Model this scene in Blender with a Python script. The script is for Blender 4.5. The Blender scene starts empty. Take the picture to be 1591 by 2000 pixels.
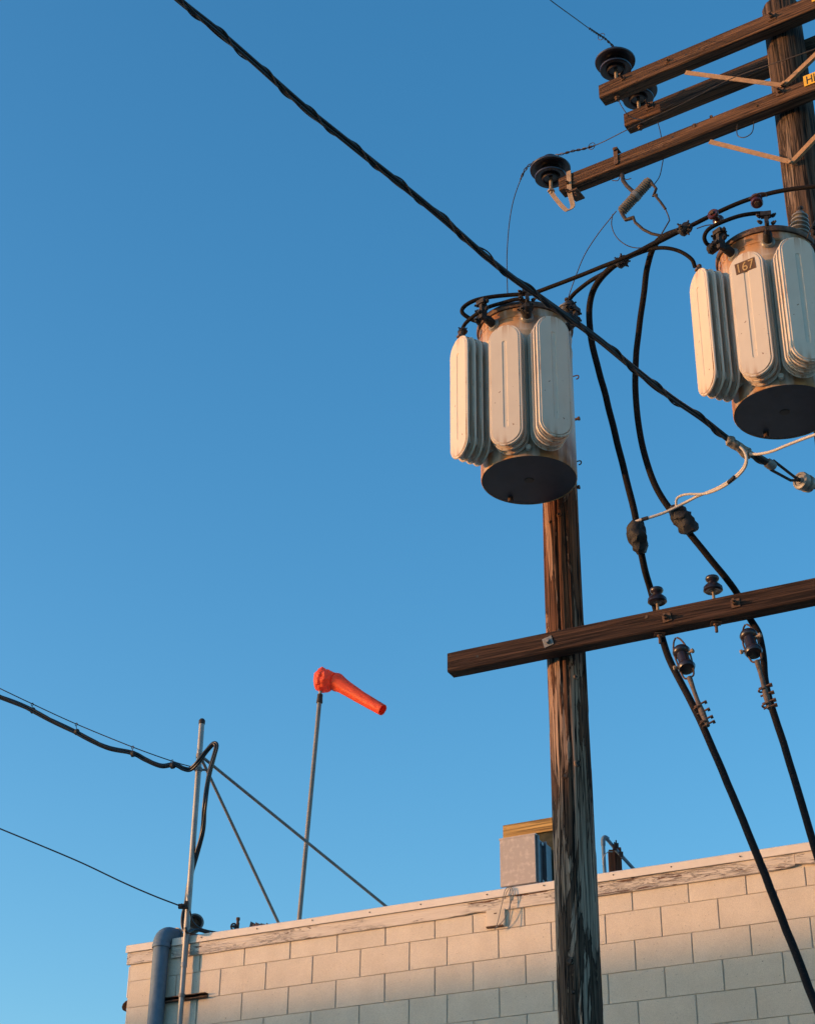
import bpy, math, random
from mathutils import Vector, Matrix, noise
random.seed(7)
rad = math.radians
S = bpy.context.scene
COL = S.collection

# ------------------------------------------------------------------ camera
F = 3440.0; CX, CY = 795.5, 1000.0; CAM = Vector((0, 0, 1.6))
_up = Vector((67, 5960, -F)).normalized()
_fw = Vector((0, 0, -1)); _fw = (_fw - _up * _fw.dot(_up)).normalized()
_rt = _fw.cross(_up)
RM = Matrix((_rt, _fw, _up))                      # camera axes -> world axes
cam_d = bpy.data.cameras.new('camera'); cam = bpy.data.objects.new('camera', cam_d); COL.objects.link(cam)
cam_d.sensor_fit = 'HORIZONTAL'; cam_d.sensor_width = 36; cam_d.lens = F / 1591 * 36
cam_d.clip_start = 0.1; cam_d.clip_end = 3000
cam.matrix_world = Matrix.Translation(CAM) @ RM.to_4x4()
S.camera = cam

# ------------------------------------------------------------------ sky and sun
SUN_EL = rad(4.2); SUN_AZ = rad(-96.4)            # azimuth measured from +Y towards +X
SUN_DIR = Vector((math.sin(SUN_AZ) * math.cos(SUN_EL), math.cos(SUN_AZ) * math.cos(SUN_EL), math.sin(SUN_EL)))
W = bpy.data.worlds.new('World'); S.world = W; W.use_nodes = True
wn = W.node_tree.nodes; wl = W.node_tree.links; wn.clear()
sky = wn.new('ShaderNodeTexSky'); sky.sky_type = 'NISHITA'; sky.sun_disc = False
sky.sun_elevation = SUN_EL; sky.sun_rotation = SUN_AZ
sky.altitude = 50; sky.air_density = 1.0; sky.dust_density = 1.5; sky.ozone_density = 2.45
hs = wn.new('ShaderNodeHueSaturation'); hs.inputs['Hue'].default_value = 0.497; hs.inputs['Saturation'].default_value = 1.23
bg = wn.new('ShaderNodeBackground'); bg.inputs['Strength'].default_value = 0.15
wo = wn.new('ShaderNodeOutputWorld')
wl.new(sky.outputs[0], hs.inputs['Color']); wl.new(hs.outputs[0], bg.inputs[0]); wl.new(bg.outputs[0], wo.inputs[0])
sd = bpy.data.lights.new('sun', 'SUN'); sun = bpy.data.objects.new('sun', sd); COL.objects.link(sun)
sd.energy = 2.0; sd.angle = rad(0.53); sd.color = (0.53, 0.262, 0.116)
sun.rotation_euler = SUN_DIR.to_track_quat('Z', 'Y').to_euler(); sun.location = (-20, 0, 20)
S.view_settings.view_transform = 'Standard'; S.view_settings.look = 'None'
S.view_settings.gamma = 1; S.view_settings.use_curve_mapping = False; S.view_settings.exposure = 1.88

# ------------------------------------------------------------------ surveying helpers
def ray(x, y): return RM @ Vector(((x - CX) / F, (CY - y) / F, -1))
def frame(phi):
    a = rad(phi); u = Vector((math.cos(a), math.sin(a), 0)); return u, Vector((u.y, -u.x, 0))
def hit(x, y, p, phi, d):                         # point of a sight line on an upright plane, d metres in front of p
    u, n = frame(phi); p = Vector((p[0], p[1], 0)) + n * d; r = ray(x, y)
    return CAM + r * ((p - CAM).dot(n) / r.dot(n))
POLE1 = Vector((.955, 9.5, 0)); POLE2 = Vector((2.53, 8.79, 0)); WALL = Vector((1.5, 11.7, 0))
def PP(x, y, d=0.0): return hit(x, y, POLE1, -27, d)
def UP(x, y, d=0.0): return hit(x, y, POLE2, -33, d)
def WP(x, y, d=0.0): return hit(x, y, WALL, -28, d)
def smooth(pts, k=6):
    P = [Vector(p) for p in pts]; out = []
    Q = [P[0] * 2 - P[1]] + P + [P[-1] * 2 - P[-2]]
    for i in range(1, len(Q) - 2):
        a, b, c, d = Q[i - 1:i + 3]
        for j in range(k):
            t = j / k
            out.append(.5 * ((2 * b) + (c - a) * t + (2 * a - 5 * b + 4 * c - d) * t * t + (3 * b - a - 3 * c + d) * t ** 3))
    out.append(P[-1]); return out

# ------------------------------------------------------------------ mesh helpers
class MB:
    def __init__(s): s.v = []; s.f = []
    def ring_faces(s, a, b, n, flip=False):
        for i in range(n):
            j = (i + 1) % n
            s.f.append((a + i, a + j, b + j, b + i) if not flip else (a + i, b + i, b + j, a + j))
    def box(s, c, size, ax=None, cham=0.0):
        c = Vector(c); X, Y, Z = ax if ax else (Vector((1, 0, 0)), Vector((0, 1, 0)), Vector((0, 0, 1)))
        hx, hy, hz = [k / 2 for k in size]; o = len(s.v)
        if cham <= 0:
            for k in (-1, 1):
                for i, j in ((-1, -1), (1, -1), (1, 1), (-1, 1)): s.v.append(c + X * i * hx + Y * j * hy + Z * k * hz)
            s.f += [(o, o + 3, o + 2, o + 1), (o + 4, o + 5, o + 6, o + 7), (o, o + 1, o + 5, o + 4), (o + 1, o + 2, o + 6, o + 5), (o + 2, o + 3, o + 7, o + 6), (o + 3, o, o + 4, o + 7)]
        else:                                     # long edges along X chamfered
            q = cham
            sec = [(-hy + q, -hz), (hy - q, -hz), (hy, -hz + q), (hy, hz - q), (hy - q, hz), (-hy + q, hz), (-hy, hz - q), (-hy, -hz + q)]
            for xx, sc in ((-hx, .9), (-hx + q, 1), (hx - q, 1), (hx, .9)):
                for (y, z) in sec: s.v.append(c + X * xx + Y * y * sc + Z * z * sc)
            for k in range(3): s.ring_faces(o + 8 * k, o + 8 * k + 8, 8, True)
            s.f.append(tuple(o + i for i in range(8))); s.f.append(tuple(o + 24 + i for i in reversed(range(8))))
        return s
    def tube(s, pts, r, n=8, cap=True):
        pts = [Vector(p) for p in pts]; m = len(pts)
        rs = r if isinstance(r, (list, tuple)) else [r] * m
        t0 = (pts[1] - pts[0]).normalized()
        a = Vector((0, 0, 1)) if abs(t0.z) < .9 else Vector((1, 0, 0))
        N = (a - t0 * a.dot(t0)).normalized(); o = len(s.v)
        for i, p in enumerate(pts):
            t = (pts[min(i + 1, m - 1)] - pts[max(i - 1, 0)]).normalized()
            N = (N - t * N.dot(t)).normalized(); B = t.cross(N)
            for k in range(n):
                th = 2 * math.pi * k / n; s.v.append(p + (N * math.cos(th) + B * math.sin(th)) * rs[i])
        for i in range(m - 1): s.ring_faces(o + i * n, o + (i + 1) * n, n)
        if cap:
            s.f.append(tuple(o + k for k in reversed(range(n)))); s.f.append(tuple(o + (m - 1) * n + k for k in range(n)))
        return s
    def lathe(s, prof, origin=(0, 0, 0), axis=(0, 0, 1), n=24):
        ax = Vector(axis).normalized(); a = Vector((1, 0, 0)) if abs(ax.x) < .9 else Vector((0, 1, 0))
        N = (a - ax * a.dot(ax)).normalized(); B = ax.cross(N); O = Vector(origin); o = len(s.v)
        for (r, h) in prof:
            for k in range(n):
                th = 2 * math.pi * k / n; s.v.append(O + ax * h + (N * math.cos(th) + B * math.sin(th)) * max(r, 1e-4))
        for i in range(len(prof) - 1): s.ring_faces(o + i * n, o + (i + 1) * n, n)
        s.f.append(tuple(o + k for k in reversed(range(n)))); s.f.append(tuple(o + (len(prof) - 1) * n + k for k in range(n)))
        return s
    def mesh(s, name, mat, off=None, sharp=40):
        me = bpy.data.meshes.new(name)
        vs = [tuple(Vector(v) - off) for v in s.v] if off is not None else [tuple(v) for v in s.v]
        me.from_pydata(vs, [], s.f); me.validate()
        if mat: me.materials.append(mat)
        if sharp:
            me.shade_smooth(); me.set_sharp_from_angle(angle=rad(sharp))
        me.update(); return me
def link(name, me, parent=None, loc=(0, 0, 0)):
    o = bpy.data.objects.new(name, me); COL.objects.link(o); o.location = loc
    if parent: o.parent = parent
    return o
def part(name, mb, mat, parent, sharp=40):        # mesh given in the parent's own coordinates
    return link(name, mb.mesh(name, mat, None, sharp), parent)
def wpart(name, mb, mat, parent, sharp=40):       # mesh given in world coordinates under an unrotated root
    off = Vector(parent.location)
    if parent.parent: off = off + Vector(parent.parent.location)
    return link(name, mb.mesh(name, mat, off, sharp), parent)
def tag(o, label, cat, group=None):
    o['label'] = label; o['category'] = cat
    if group: o['group'] = group
    return o
def root(name, loc, label, cat, group=None, rz=0.0):
    o = bpy.data.objects.new(name, None); COL.objects.link(o); o.empty_display_size = .1
    o.location = loc; o.rotation_euler = (0, 0, rz)
    return tag(o, label, cat, group)
def single(name, mb, mat, label, cat, group=None, sharp=40):
    off = Vector(mb.v[0]); return tag(link(name, mb.mesh(name, mat, off, sharp), None, off), label, cat, group)
def copy_tree(o, parent=None):
    c = o.copy(); COL.objects.link(c)
    if parent: c.parent = parent
    for ch in [k for k in bpy.data.objects if k.parent == o]: copy_tree(ch, c)
    return c

# ------------------------------------------------------------------ materials
class NT:
    def __init__(s, name):
        s.m = bpy.data.materials.new(name); s.m.use_nodes = True; s.t = s.m.node_tree; s.t.nodes.clear()
        s.out = s.t.nodes.new('ShaderNodeOutputMaterial'); s.b = s.t.nodes.new('ShaderNodeBsdfPrincipled')
        s.t.links.new(s.b.outputs[0], s.out.inputs[0]); s.co = s.t.nodes.new('ShaderNodeTexCoord')
    def n(s, k, **kw):
        x = s.t.nodes.new(k)
        for a, b in kw.items(): setattr(x, a, b)
        return x
    def l(s, a, b): s.t.links.new(a, b)
    def map(s, sc, src='Object', loc=(0, 0, 0)):
        m = s.n('ShaderNodeMapping'); m.inputs['Scale'].default_value = sc; m.inputs['Location'].default_value = loc
        s.l(s.co.outputs[src], m.inputs[0]); return m.outputs[0]
    def noise(s, vec, scale=1, detail=5, rough=.6, dist=0.0):
        x = s.n('ShaderNodeTexNoise'); x.inputs['Scale'].default_value = scale; x.inputs['Detail'].default_value = detail
        x.inputs['Roughness'].default_value = rough; x.inputs['Distortion'].default_value = dist
        s.l(vec, x.inputs['Vector']); return x.outputs['Fac']
    def ramp(s, fac, stops, interp='LINEAR'):
        r = s.n('ShaderNodeValToRGB'); r.color_ramp.interpolation = interp; e = r.color_ramp.elements
        while len(e) < len(stops): e.new(.5)
        for i, (p, c) in enumerate(stops):
            e[i].position = p; e[i].color = (c, c, c, 1) if not isinstance(c, (tuple, list)) else (*c, 1)
        s.l(fac, r.inputs[0]); return r.outputs[0]
    def mix(s, fac, a, b, mode='MIX'):
        m = s.n('ShaderNodeMix', data_type='RGBA', blend_type=mode)
        for sock, v in ((m.inputs[0], fac), (m.inputs[6], a), (m.inputs[7], b)):
            if isinstance(v, (int, float)): sock.default_value = v
            elif isinstance(v, (tuple, list)): sock.default_value = (*v, 1)
            else: s.l(v, sock)
        return m.outputs[2]
    def math(s, op, a, b=None):
        m = s.n('ShaderNodeMath', operation=op)
        for i, v in enumerate((a, b)):
            if v is None: continue
            if isinstance(v, (int, float)): m.inputs[i].default_value = v
            else: s.l(v, m.inputs[i])
        return m.outputs[0]
    def z(s):
        x = s.n('ShaderNodeSeparateXYZ'); s.l(s.co.outputs['Object'], x.inputs[0]); return x.outputs[2]
    def bump(s, h, strength=.3, dist=.01):
        b = s.n('ShaderNodeBump'); b.inputs['Strength'].default_value = strength; b.inputs['Distance'].default_value = dist
        s.l(h, b.inputs['Height']); s.l(b.outputs[0], s.b.inputs['Normal'])
    def done(s, col, rough=.6, metal=0.0, spec=None):
        for sock, v in ((s.b.inputs['Base Color'], col), (s.b.inputs['Roughness'], rough), (s.b.inputs['Metallic'], metal)):
            if isinstance(v, (int, float)): sock.default_value = v
            elif isinstance(v, (tuple, list)): sock.default_value = (*v, 1)
            else: s.l(v, sock)
        if spec is not None: s.b.inputs['Specular IOR Level'].default_value = spec
        return s.m

def wood(name, axis, dark, mid, light, patch=(.5, .56), red=None, redz=None, seed=0, dens=1.0, crack=1.0):
    t = NT(name)
    def sc(a, b): return tuple(b if i == axis else a for i in range(3))
    L = (seed, seed * 2.3, seed * 1.7)
    streak = t.noise(t.map(sc(42 * dens, 1.3), loc=L), 1, 6, .62, .35)
    fine = t.noise(t.map(sc(160 * dens, 4), loc=L), 1, 4, .6)
    pm = t.noise(t.map(sc(8, .95), loc=L), 1, 6, .62, .8)
    broad = t.noise(t.map(sc(3, .6), loc=L), 1, 3, .5)
    cr = t.noise(t.map(sc(26 * dens, .42), loc=L), 1, 3, .5, .2)
    cra = t.math('ABSOLUTE', t.math('SUBTRACT', cr, .5))
    crm = t.ramp(cra, [(0.0, 0.0), (.008, .08), (.022, 1.0)])
    cr2 = t.math('ABSOLUTE', t.math('SUBTRACT', t.noise(t.map(sc(48 * dens, .9), loc=(L[1], L[0], L[2])), 1, 3, .5, .3), .48))
    crm = t.math('MULTIPLY', crm, t.ramp(cr2, [(0.0, .12), (.012, .45), (.03, 1.0)]))
    c = t.mix(t.ramp(streak, [(.34, 0), (.66, 1)]), dark, mid)
    if red:
        fz = t.ramp(t.math('MULTIPLY', t.math('ADD', t.z(), t.math('MULTIPLY', broad, 1.6)), .1), [(redz[0] / 10, 0), (redz[1] / 10, 1)])
        r2 = t.mix(t.ramp(streak, [(.3, 0), (.7, 1)]), tuple(k * .28 for k in red), red)
        c = t.mix(fz, c, r2)
    pf = t.ramp(pm, [(patch[0], 0), (patch[1], 1)])
    li = t.mix(t.ramp(streak, [(.36, 0), (.58, 1)]), tuple(k * .42 for k in light), light)
    if red: li = t.mix(fz, li, t.mix(.5, li, tuple(min(1, k * 1.5) for k in red)))
    c = t.mix(pf, c, li)
    edge = t.ramp(pm, [(patch[0] - .03, 1), (patch[0] - .005, .35), (patch[0] + .01, 1)])
    c = t.mix(1.0, c, edge, 'MULTIPLY')
    c = t.mix(.55, c, t.ramp(fine, [(.3, .45), (.7, 1.25)]), 'MULTIPLY')
    c = t.mix(crack, c, crm, 'MULTIPLY')
    h = t.math('ADD', t.math('ADD', streak, t.math('MULTIPLY', fine, .5)), t.math('MULTIPLY', crm, .8))
    h = t.math('ADD', h, t.math('MULTIPLY', pf, -.25))
    t.bump(h, .75, .006)
    return t.done(c, .85, spec=.25)

M = {}
M['pole1'] = wood('weathered_pole_wood', 2, (.040, .028, .020), (.145, .100, .068), (.40, .315, .235), (.50, .515), (.28, .105, .045), (5.4, 7.4), 3.1)
M['pole2'] = wood('greyed_pole_wood', 2, (.05, .029, .02), (.20, .125, .085), (.30, .24, .2), (.60, .66), (.16, .10, .07), (4.0, 6.0), 8.2)
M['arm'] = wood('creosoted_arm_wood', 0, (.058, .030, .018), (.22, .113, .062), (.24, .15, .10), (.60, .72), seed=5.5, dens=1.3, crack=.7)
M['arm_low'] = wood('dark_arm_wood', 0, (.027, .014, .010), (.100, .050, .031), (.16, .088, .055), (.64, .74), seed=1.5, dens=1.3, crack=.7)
M['post'] = wood('stump_wood', 2, (.03, .015, .01), (.12, .055, .035), (.18, .1, .07), (.6, .7), seed=9, dens=1.2)

def painted_masonry():
    t = NT('painted_masonry'); oi = t.n('ShaderNodeObjectInfo')
    v = t.map((1, 1, 1), 'Object')
    rv = t.n('ShaderNodeVectorMath', operation='ADD'); t.l(v, rv.inputs[0]); t.l(oi.outputs['Location'], rv.inputs[1])
    add = t.n('ShaderNodeCombineXYZ'); t.l(oi.outputs['Random'], add.inputs[0]); t.l(oi.outputs['Random'], add.inputs[2])
    rv2 = t.n('ShaderNodeVectorMath', operation='SCALE'); rv2.inputs['Scale'].default_value = 9.0; t.l(add.outputs[0], rv2.inputs[0])
    rv3 = t.n('ShaderNodeVectorMath', operation='ADD'); t.l(v, rv3.inputs[0]); t.l(rv2.outputs[0], rv3.inputs[1]); v = rv3.outputs[0]
    n1 = t.noise(v, 5, 5, .6); n2 = t.noise(v, 70, 4, .7); n3 = t.noise(v, 260, 3, .7)
    pits = t.ramp(t.noise(v, 85, 2, .5), [(.235, 0), (.27, 1)])
    c = t.mix(t.ramp(n1, [(.35, 0), (.7, 1)]), (.75, .64, .50), (.81, .705, .56))
    c = t.mix(t.math('MULTIPLY', oi.outputs['Random'], .12), c, (.73, .625, .495))
    c = t.mix(.9, c, t.ramp(n3, [(.3, .78), (.7, 1.12)]), 'MULTIPLY'); c = t.mix(.6, c, t.ramp(t.noise(v, 2.2, 3, .5), [(.35, .90), (.65, 1.05)]), 'MULTIPLY')
    c = t.mix(t.math('SUBTRACT', 1.0, pits), c, (.24, .19, .15))
    t.bump(t.math('ADD', t.math('ADD', t.math('MULTIPLY', n2, 1.2), t.math('MULTIPLY', n3, .6)), t.math('MULTIPLY', pits, .9)), .7, .0045)
    return t.done(c, .9, spec=.2)
M['masonry'] = painted_masonry()
def mortar():
    t = NT('painted_mortar'); v = t.map((1, 1, 1))
    n = t.noise(v, 40, 4, .7); t.bump(n, .6, .004)
    return t.done(t.mix(t.ramp(n, [(.35, 0), (.65, 1)]), (.70, .60, .475), (.80, .70, .56)), .95, spec=.1)
M['mortar'] = mortar()
def peeling():
    t = NT('peeling_board_paint')
    n = t.noise(t.map((3.5, 30, 36)), 1, 6, .7, 1.5); g = t.noise(t.map((5, 60, 95)), 1, 4, .6, .5)
    big = t.noise(t.map((1.6, 5, 6)), 1, 3, .5)
    m = t.math('ADD', t.math('MULTIPLY', n, .75), t.math('MULTIPLY', big, .32))
    crk = t.ramp(t.math('ABSOLUTE', t.math('SUBTRACT', n, .47)), [(0, 1), (.012, .6), (.02, 0)])
    crk = t.math('MULTIPLY', crk, t.ramp(big, [(.42, 0), (.55, 1)]))
    bare = t.ramp(m, [(.615, 0), (.63, 1)])
    c = t.mix(t.ramp(g, [(.3, 0), (.7, 1)]), (.66, .565, .46), (.76, .665, .55))
    c = t.mix(t.math('MULTIPLY', crk, .8), c, (.22, .14, .09)); c = t.mix(bare, c, (.17, .09, .055))
    h = t.math('SUBTRACT', t.math('MULTIPLY', g, .7), t.math('ADD', bare, crk)); t.bump(h, .8, .004)
    return t.done(c, .85, spec=.2)
M['peel'] = peeling()
def simple(name, a, b, rough=.6, metal=0.0, scale=20, bump=.15, spec=None, detail=5, thr=(.35, .65), stretch=(1, 1, 1), bd=.003):
    t = NT(name); n = t.noise(t.map(stretch), scale, detail, .6)
    t.bump(n, bump, bd); return t.done(t.mix(t.ramp(n, [(thr[0], 0), (thr[1], 1)]), a, b), rough, metal, spec)
M['flash'] = simple('painted_coping', (.74, .65, .54), (.79, .70, .59), .7, scale=14, bump=.25, bd=.006)
M['pipe'] = simple('blue_grey_pipe_paint', (.085, .15, .215), (.12, .19, .255), .65, scale=22)
M['galv'] = simple('galvanised_steel', (.24, .245, .25), (.31, .31, .305), .5, .45, scale=9, bump=.05)
M['dullgalv'] = simple('dull_galvanised', (.16, .155, .15), (.22, .21, .20), .6, .4, scale=9, bump=.05)
M['iron'] = simple('rusty_iron', (.06, .032, .02), (.16, .085, .05), .8, .2, scale=60, bump=.4)
M['darkiron'] = simple('dark_iron', (.022, .018, .018), (.06, .045, .04), .7, .3, scale=60, bump=.3)
M['porc'] = simple('brown_glazed_porcelain', (.016, .009, .010), (.028, .014, .014), .33, scale=8, bump=.02, spec=.6)
M['porcred'] = simple('red_brown_porcelain', (.05, .012, .012), (.08, .02, .018), .22, scale=8, bump=.02, spec=.6)
M['porcgrey'] = simple('grey_porcelain', (.17, .155, .14), (.26, .24, .21), .35, scale=9, bump=.03, spec=.5)
M['cutout'] = simple('weathered_polymer', (.085, .078, .070), (.15, .135, .118), .6, scale=12, bump=.1)
M['cable'] = simple('weathered_cable', (.006, .0045, .0045), (.040, .022, .018), .8, scale=95, thr=(.54, .72), bump=.5, spec=.2)
M['sleek'] = simple('black_cable_sheath', (.012, .013, .016), (.02, .021, .024), .38, scale=30, bump=.05)
M['tape'] = simple('wrapped_tape', (.005, .0045, .005), (.018, .013, .012), .7, scale=14, bump=.8, bd=.012)
M['wire'] = simple('bare_thin_wire', (.03, .022, .02), (.06, .045, .04), .6, .3, scale=30, bump=0.02)
M['white_cable'] = simple('pale_cable_sheath', (.46, .41, .36), (.52, .47, .42), .6, scale=5, bump=.0)
M['splice'] = simple('taped_splice', (.05, .05, .045), (.34, .28, .22), .7, scale=45, bump=.8, bd=.006)
M['lumber'] = wood('yellow_lumber', 0, (.42, .23, .07), (.62, .38, .13), (.55, .32, .1), (.6, .7), seed=2, dens=.8, crack=.5)
M['moss'] = simple('mossy_panel', (.02, .024, .014), (.06, .06, .035), .9, scale=18)
M['sheet'] = simple('spangled_sheet_metal', (.42, .36, .32), (.60, .52, .46), .6, .15, scale=26, bump=.2, thr=(.5, .75))
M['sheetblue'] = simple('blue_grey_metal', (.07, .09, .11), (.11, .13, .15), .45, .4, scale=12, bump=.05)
M['orange'] = None
M['yellow'] = simple('yellow_sign_enamel', (.72, .38, .02), (.80, .45, .03), .5, scale=15, bump=.03)
M['ink'] = simple('black_lettering', (.012, .01, .01), (.02, .016, .014), .6, scale=15, bump=.02)
M['plate'] = simple('brown_number_plate', (.10, .045, .014), (.16, .075, .02), .5, .2, scale=60)
M['gold'] = simple('tan_digits', (.42, .26, .09), (.52, .33, .13), .6, scale=60)
M['terra'] = simple('dark_clay', (.06, .035, .03), (.11, .07, .055), .85, scale=30)
def fabric():
    t = NT('orange_nylon'); n = t.noise(t.map((1, 1, 1)), 16, 5, .6, .8); f = t.noise(t.map((1, 1, 1)), 60, 3, .6)
    t.bump(n, .25, .01)
    m = t.done(t.mix(t.ramp(n, [(.35, 0), (.7, 1)]), (.92, .10, .03), (.95, .15, .055)), .5)
    tr = t.n('ShaderNodeBsdfTranslucent'); tr.inputs[0].default_value = (1.0, .14, .06, 1)
    mx = t.n('ShaderNodeMixShader'); mx.inputs[0].default_value = .38
    t.l(t.b.outputs[0], mx.inputs[1]); t.l(tr.outputs[0], mx.inputs[2]); t.l(mx.outputs[0], t.out.inputs[0]); return m
M['orange'] = fabric()
def tank_paint(name, rust=1.0, lo=0.93, seed=0):
    t = NT(name); L = (seed, seed, 0)
    v = t.map((1, 1, 1), loc=L); n = t.noise(v, 7, 5, .6); f = t.noise(v, 120, 3, .6)
    st = t.noise(t.map((9, 9, 1.3), loc=L), 1, 5, .6)
    top = t.ramp(t.z(), [(0.0, 1), (.13, .9), (.30, .0), (lo - .25, 0), (lo, .75), (min(1, lo + .1), 1)])
    z2 = t.math('MULTIPLY', t.math('MULTIPLY', top, t.ramp(st, [(.32, 0), (.52, 1)])), rust)
    c = t.mix(t.ramp(n, [(.35, 0), (.7, 1)]), (.56, .50, .43), (.64, .58, .50))
    c = t.mix(z2, c, t.mix(t.ramp(n, [(.4, 0), (.6, 1)]), (.48, .24, .09), (.24, .105, .05)))
    sp = t.ramp(t.noise(v, 55, 2, .5), [(.24, 1), (.27, 0)])
    c = t.mix(t.math('MULTIPLY', sp, .7), c, (.22, .10, .05))
    t.bump(t.math('ADD', n, t.math('MULTIPLY', f, .2)), .12, .004)
    return t.done(c, .55, spec=.35)
M['tank'] = tank_paint('rust_streaked_tank_paint', 1.0)
def fin_paint():
    t = NT('fin_paint'); oi = t.n('ShaderNodeObjectInfo')
    v = t.map((1, 1, 1)); n = t.noise(v, 6, 5, .6); f = t.noise(v, 130, 3, .6); st = t.noise(t.map((35, 35, 1.6), loc=(2, 1, 0)), 1, 5, .65)
    zz = t.ramp(t.math('ABSOLUTE', t.z()), [(.30, 0), (.36, .25), (.43, 1)])
    r = t.math('MULTIPLY', zz, t.ramp(st, [(.50, 0), (.64, .8)]))

    c = t.mix(t.ramp(n, [(.3, 0), (.75, 1)]), (.60, .515, .42), (.66, .575, .475))
    c = t.mix(r, c, (.36, .17, .07))
    sp = t.ramp(t.noise(v, 38, 2, .5), [(.235, 1), (.26, 0)])
    c = t.mix(t.math('MULTIPLY', sp, .8), c, (.20, .09, .05))
    t.bump(t.math('ADD', n, t.math('MULTIPLY', f, .2)), .12, .004)
    return t.done(c, .5, spec=.35)
M['fin'] = fin_paint()
M['fin_rust'] = simple('rusted_edge_paint', (.30, .14, .06), (.58, .51, .43), .65, scale=7, bump=.2, thr=(.36, .52))
M['band'] = simple('rusty_lid_band', (.05, .025, .018), (.20, .12, .08), .75, .1, scale=14, bump=.3)
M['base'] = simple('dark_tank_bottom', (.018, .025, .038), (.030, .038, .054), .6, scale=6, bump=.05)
M['asphalt'] = simple('asphalt', (.08, .075, .07), (.11, .10, .095), .95, scale=60, bump=.3)
M['bounce_ground'] = simple('pale_bounce_ground', (.34, .30, .25), (.42, .37, .31), .95, scale=3, bump=.3)  # unseen ground, coloured pale and warm to bounce fill light onto shaded faces
M['concrete'] = simple('concrete', (.26, .25, .23), (.34, .32, .30), .9, scale=25, bump=.2)

# ------------------------------------------------------------------ ground
def sheet(name, x0, x1, y0, y1, z, mat):
    m = MB(); m.v = [Vector((x0, y0, z)), Vector((x1, y0, z)), Vector((x1, y1, z)), Vector((x0, y1, z))]; m.f = [(0, 1, 2, 3)]
    o = link(name, m.mesh(name, mat, None, 0)); o['kind'] = 'structure'; return o
sheet('ground', -900, 900, -900, 900, 0, M['bounce_ground'])
sheet('road', -300, 300, -9.5, -2.5, .004, M['asphalt'])
m = MB(); m.box((0, 8.0, .06), (600, 1.9, .13)); o = link('pavement', m.mesh('pavement', M['concrete'])); o['kind'] = 'structure'

# ------------------------------------------------------------------ masonry building
PHI = -28; ub, nb = frame(PHI)
WX0 = 4.09                                        # distance of the free corner left of the survey point
corner = WALL - ub * WX0
B = root('masonry_building', corner, 'long cream painted block building with peeling fascia board and flat roof behind the poles', 'building', rz=rad(PHI))
ZT = 5.235; RH = .2032; LEN = 13.0
wall_m = MB(); wall_m.box((LEN / 2, 4.0, 2.742), (LEN, 7.9935, 5.484))
wall = part('wall', wall_m, M['mortar'], B, 0)
def block_mesh(w, h, seed):
    r = random.Random(seed); m = MB(); q = .0028; dpt = .006
    def jit(): return r.uniform(-.0007, .0007)
    for yy, ins in ((0.0, 0.0), (-dpt + q, 0.0), (-dpt, q)):
        for (sx, sz) in ((-1, -1), (1, -1), (1, 1), (-1, 1)):
            m.v.append(Vector((sx * (w / 2 - ins) + jit(), yy, sz * (h / 2 - ins) + jit())))
    for k in (0, 4): m.ring_faces(k, k + 4, 4)
    m.f.append((8, 9, 10, 11)); return m
cache = {}
far = MB()
row = 0; z = ZT + RH
k = -1
while True:
    zb = ZT - RH * (k + 1); zt = ZT - RH * k
    if zb < .05: break
    if k == -1: zt = 5.368
    odd = (k % 2 == 0)
    base = -.137 if odd else .066
    js = sorted([base + .4005 * i for i in range(-3, 24)] + [base - .4005 * 3 - .30 - .4005 * i for i in range(0, 8)])
    js = [j + WX0 for j in js if .06 < j + WX0 < LEN - .05]; js = [0.0] + js + [LEN]
    for a, b in zip(js[:-1], js[1:]):
        w = b - a - .0072; h = zt - zb - .0022
        cx = (a + b) / 2; cz = (zt + zb) / 2
        if cx < 6.6 and cz > 4.2 and w > .03:
            key = (round(w, 3), round(h, 3), random.randrange(3))
            if key not in cache: cache[key] = block_mesh(w, h, hash(key) & 255).mesh('block', M['masonry'], None, 0)
            o = link('block', cache[key], wall, (cx, random.uniform(-.0012, .0004), cz))
        elif w > .02:
            bm_ = block_mesh(w, h, 1); o0 = len(far.v)
            far.v += [v + Vector((cx, 0, cz)) for v in bm_.v]; far.f += [tuple(i + o0 for i in f) for f in bm_.f]
    k += 1
o = part('block', far, M['masonry'], wall, 0); o['kind'] = 'stuff'
# fascia boards: slightly bowed, butted at the rotted joint
def board(x0, x1, z0, z1, y, mat, name, seed, th=.022, wob=.003):
    m = MB(); n = max(2, int((x1 - x0) / .06))
    for i in range(n + 1):
        x = x0 + (x1 - x0) * i / n
        w = noise.noise(Vector((x * 1.7, seed, 0))) * wob; w2 = noise.noise(Vector((x * 9, seed, 4))) * wob * .5
        low = noise.noise(Vector((x * 6, seed, 9))) * wob * .9
        if name == 'fascia_board':
            for (rx, rw, rd) in ((3.0, .16, .020), (5.32, .09, .03), (2.83, .05, .012)):
                if abs(x - rx) < rw: low += rd * (1 - abs(x - rx) / rw) * (.6 + .6 * abs(noise.noise(Vector((x * 40, 1, 1)))))
        for (yy, zz) in ((y, z0 + low), (y - th + .003, z0 + low), (y - th, z0 + low + .003), (y - th + w2 * .3, z1 - .002), (y, z1)):
            m.v.append(Vector((x, yy - w, zz)))
    for i in range(n): m.ring_faces(i * 5, i * 5 + 5, 5, True)
    m.f.append(tuple(range(5))); m.f.append(tuple(n * 5 + i for i in reversed(range(5))))
    return part(name, m, mat, B, 30)
XP = (WP(313, 1875, .068) - corner).dot(ub)
board(-.02, XP - .068, 5.365, 5.466, -.001, M['peel'], 'fascia_board', 4)
board(XP + .068, 5.3, 5.365, 5.466, -.001, M['peel'], 'fascia_board', 1)
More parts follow.
